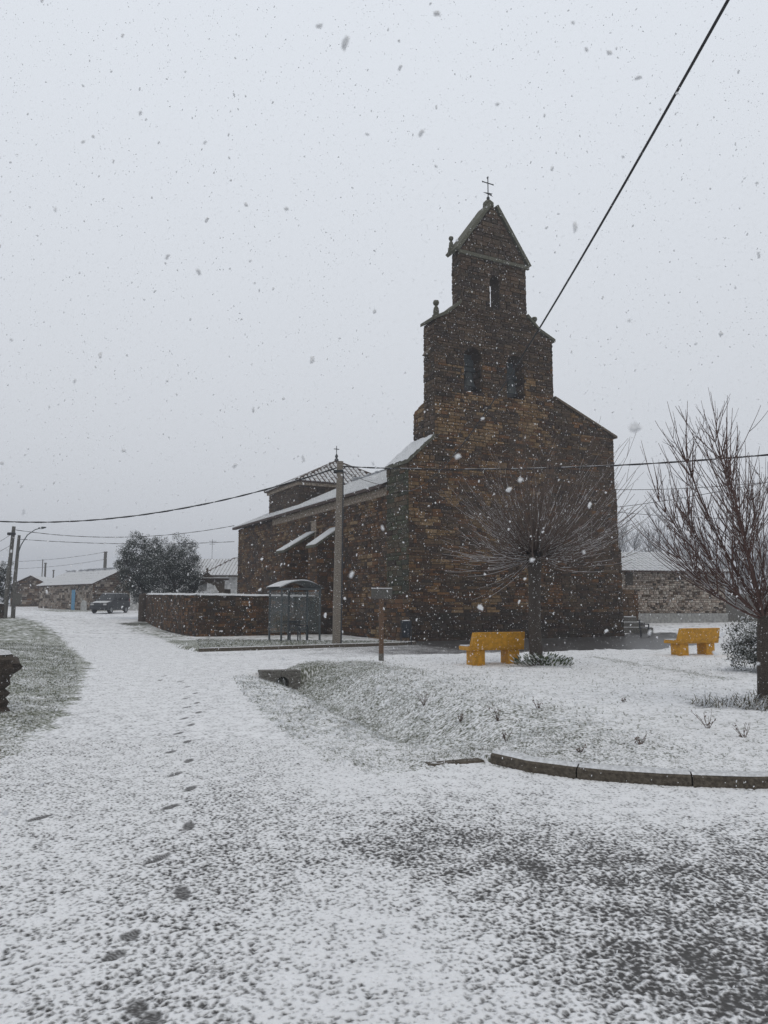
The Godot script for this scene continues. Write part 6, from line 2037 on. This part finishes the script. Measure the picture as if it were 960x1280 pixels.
func make_grass() -> void:
	var patch := func(q: Vector2): return 0.35 + 0.65 * smoothstep(-0.15, 0.25, n_warp.get_noise_2d(q.x * 5.0, q.y * 5.0))
	blades("verge_grass", "short snow dusted grass of the verge beside the road", PackedVector2Array([Vector2(-3.8, 6), Vector2(-3.95, 7.99), Vector2(-4.35, 9.94), Vector2(-5.3, 13.2), Vector2(-6.8, 17.5), Vector2(-9.6, 24.2), Vector2(-12, 29), Vector2(-16, 29), Vector2(-9, 8), Vector2(-8, 5)]), 22000, 0.036, 901, 0.38, patch)
	blades("bank_grass", "snow dusted grass on the roadside bank of the ditch", P_BANK, 8000, 0.034, 902, 0.6, patch)
	blades("square_grass", "snow dusted grass on the square", P_PLAZA, 20000, 0.036, 903, 0.52, func(q: Vector2): return clampf(0.1 + 0.9 * (1.0 - smoothstep(0.6, 3.2, seg_dist(q, DITCH).x)), 0.0, 1.0) * patch.call(q) * (1.0 if q.y < 22.0 else 0.15))
	blades("shelter_grass", "thin snowy grass around the bus shelter", PackedVector2Array([Vector2(-6.2, 26.3), Vector2(-3.82, 27.65), Vector2(-1.78, 28.95), Vector2(0.62, 30.3), Vector2(0.4, 32.5), Vector2(-5, 34), Vector2(-8.0, 33.0)]), 6000, 0.05, 904, 0.35, patch)

# =====================================================================  falling snow
func make_falling_snow() -> void:
	var r := RandomNumberGenerator.new(); r.seed = 1001
	# a flake: a loose clump of small lumps
	var mb := MB.new()
	for k in 3:
		var o := Vector3(r.randf_range(-0.35, 0.35), r.randf_range(-0.45, 0.45), r.randf_range(-0.35, 0.35)) if k > 0 else Vector3.ZERO
		var s := r.randf_range(0.45, 0.75)
		var p := []
		for d in [Vector3.RIGHT, Vector3.LEFT, Vector3.UP, Vector3.DOWN, Vector3.BACK, Vector3.FORWARD]: p.push_back(o + d * s * r.randf_range(0.7, 1.2))
		for f in [[0, 2, 4], [2, 1, 4], [1, 3, 4], [3, 0, 4], [2, 0, 5], [1, 2, 5], [3, 1, 5], [0, 3, 5]]: mb.tri(p[f[0]], p[f[1]], p[f[2]])
	var places := []
	var dens := 46.0
	var lo := Vector3(-9.5, 0.05, -15.0); var hi := Vector3(9.5, 10.5, 1.2)
	var count := int(dens * (hi.x - lo.x) * (hi.y - lo.y) * (hi.z - lo.z))
	var eye := Vector3(0, EYE, 0)
	for k in count:
		var p := Vector3(r.randf_range(lo.x, hi.x), r.randf_range(lo.y, hi.y), r.randf_range(lo.z, hi.z))
		var dist := p.distance_to(eye)
		if dist < 0.75 or p.y < gy(p.x, -p.z) + 0.02: continue
		var s := 0.0026 + 0.0036 * pow(r.randf(), 2.2)
		if r.randf() < 0.07: s *= 1.7
		var b := Basis(rand_dir(r), r.randf_range(0, TAU)).scaled(Vector3(s, s * r.randf_range(0.9, 1.7), s))
		places.push_back(Transform3D(b, p))
	# the large near flakes that the photograph catches
	for q in [[431, 53, 0.62, 6.0], [399, 33, 0.7, 4.0], [546, 16, 0.75, 4.5], [526, 166, 0.8, 4.5], [793, 534, 0.6, 6.0], [733, 62, 0.85, 3.4], [716, 28, 0.85, 3.2], [572, 570, 0.8, 4.2], [650, 600, 0.8, 3.6], [478, 660, 0.95, 3.4], [439, 718, 0.8, 3.5], [256, 178, 0.9, 3.0], [93, 476, 0.95, 3.2], [313, 326, 1.0, 3.0], [640, 838, 0.9, 3.2], [545, 208, 0.95, 3.0], [730, 690, 0.9, 3.0], [665, 700, 0.9, 3.6], [14, 425, 1.0, 3.0], [870, 430, 1.1, 3.0], [372, 1135, 0.8, 3.2], [790, 1018, 0.9, 3.0]]:
		var p := pd(q[0], q[1], q[2])
		var s: float = q[3] * 0.001
		places.push_back(Transform3D(Basis(rand_dir(r), r.randf_range(0, TAU)).scaled(Vector3(s, s * 1.25, s)), p))
	var mm := MultiMesh.new()
	mm.transform_format = MultiMesh.TRANSFORM_3D
	mm.mesh = mb.mesh()
	mm.instance_count = places.size()
	for k in places.size(): mm.set_instance_transform(k, places[k])
	var o := MultiMeshInstance3D.new()
	o.name = "falling_snow"
	o.multimesh = mm
	o.material_override = M["flake"]
	add_child(o)
	meta(o, "white snowflakes drifting through the air over the square", "snow", "", "stuff")
	print("flakes ", places.size())
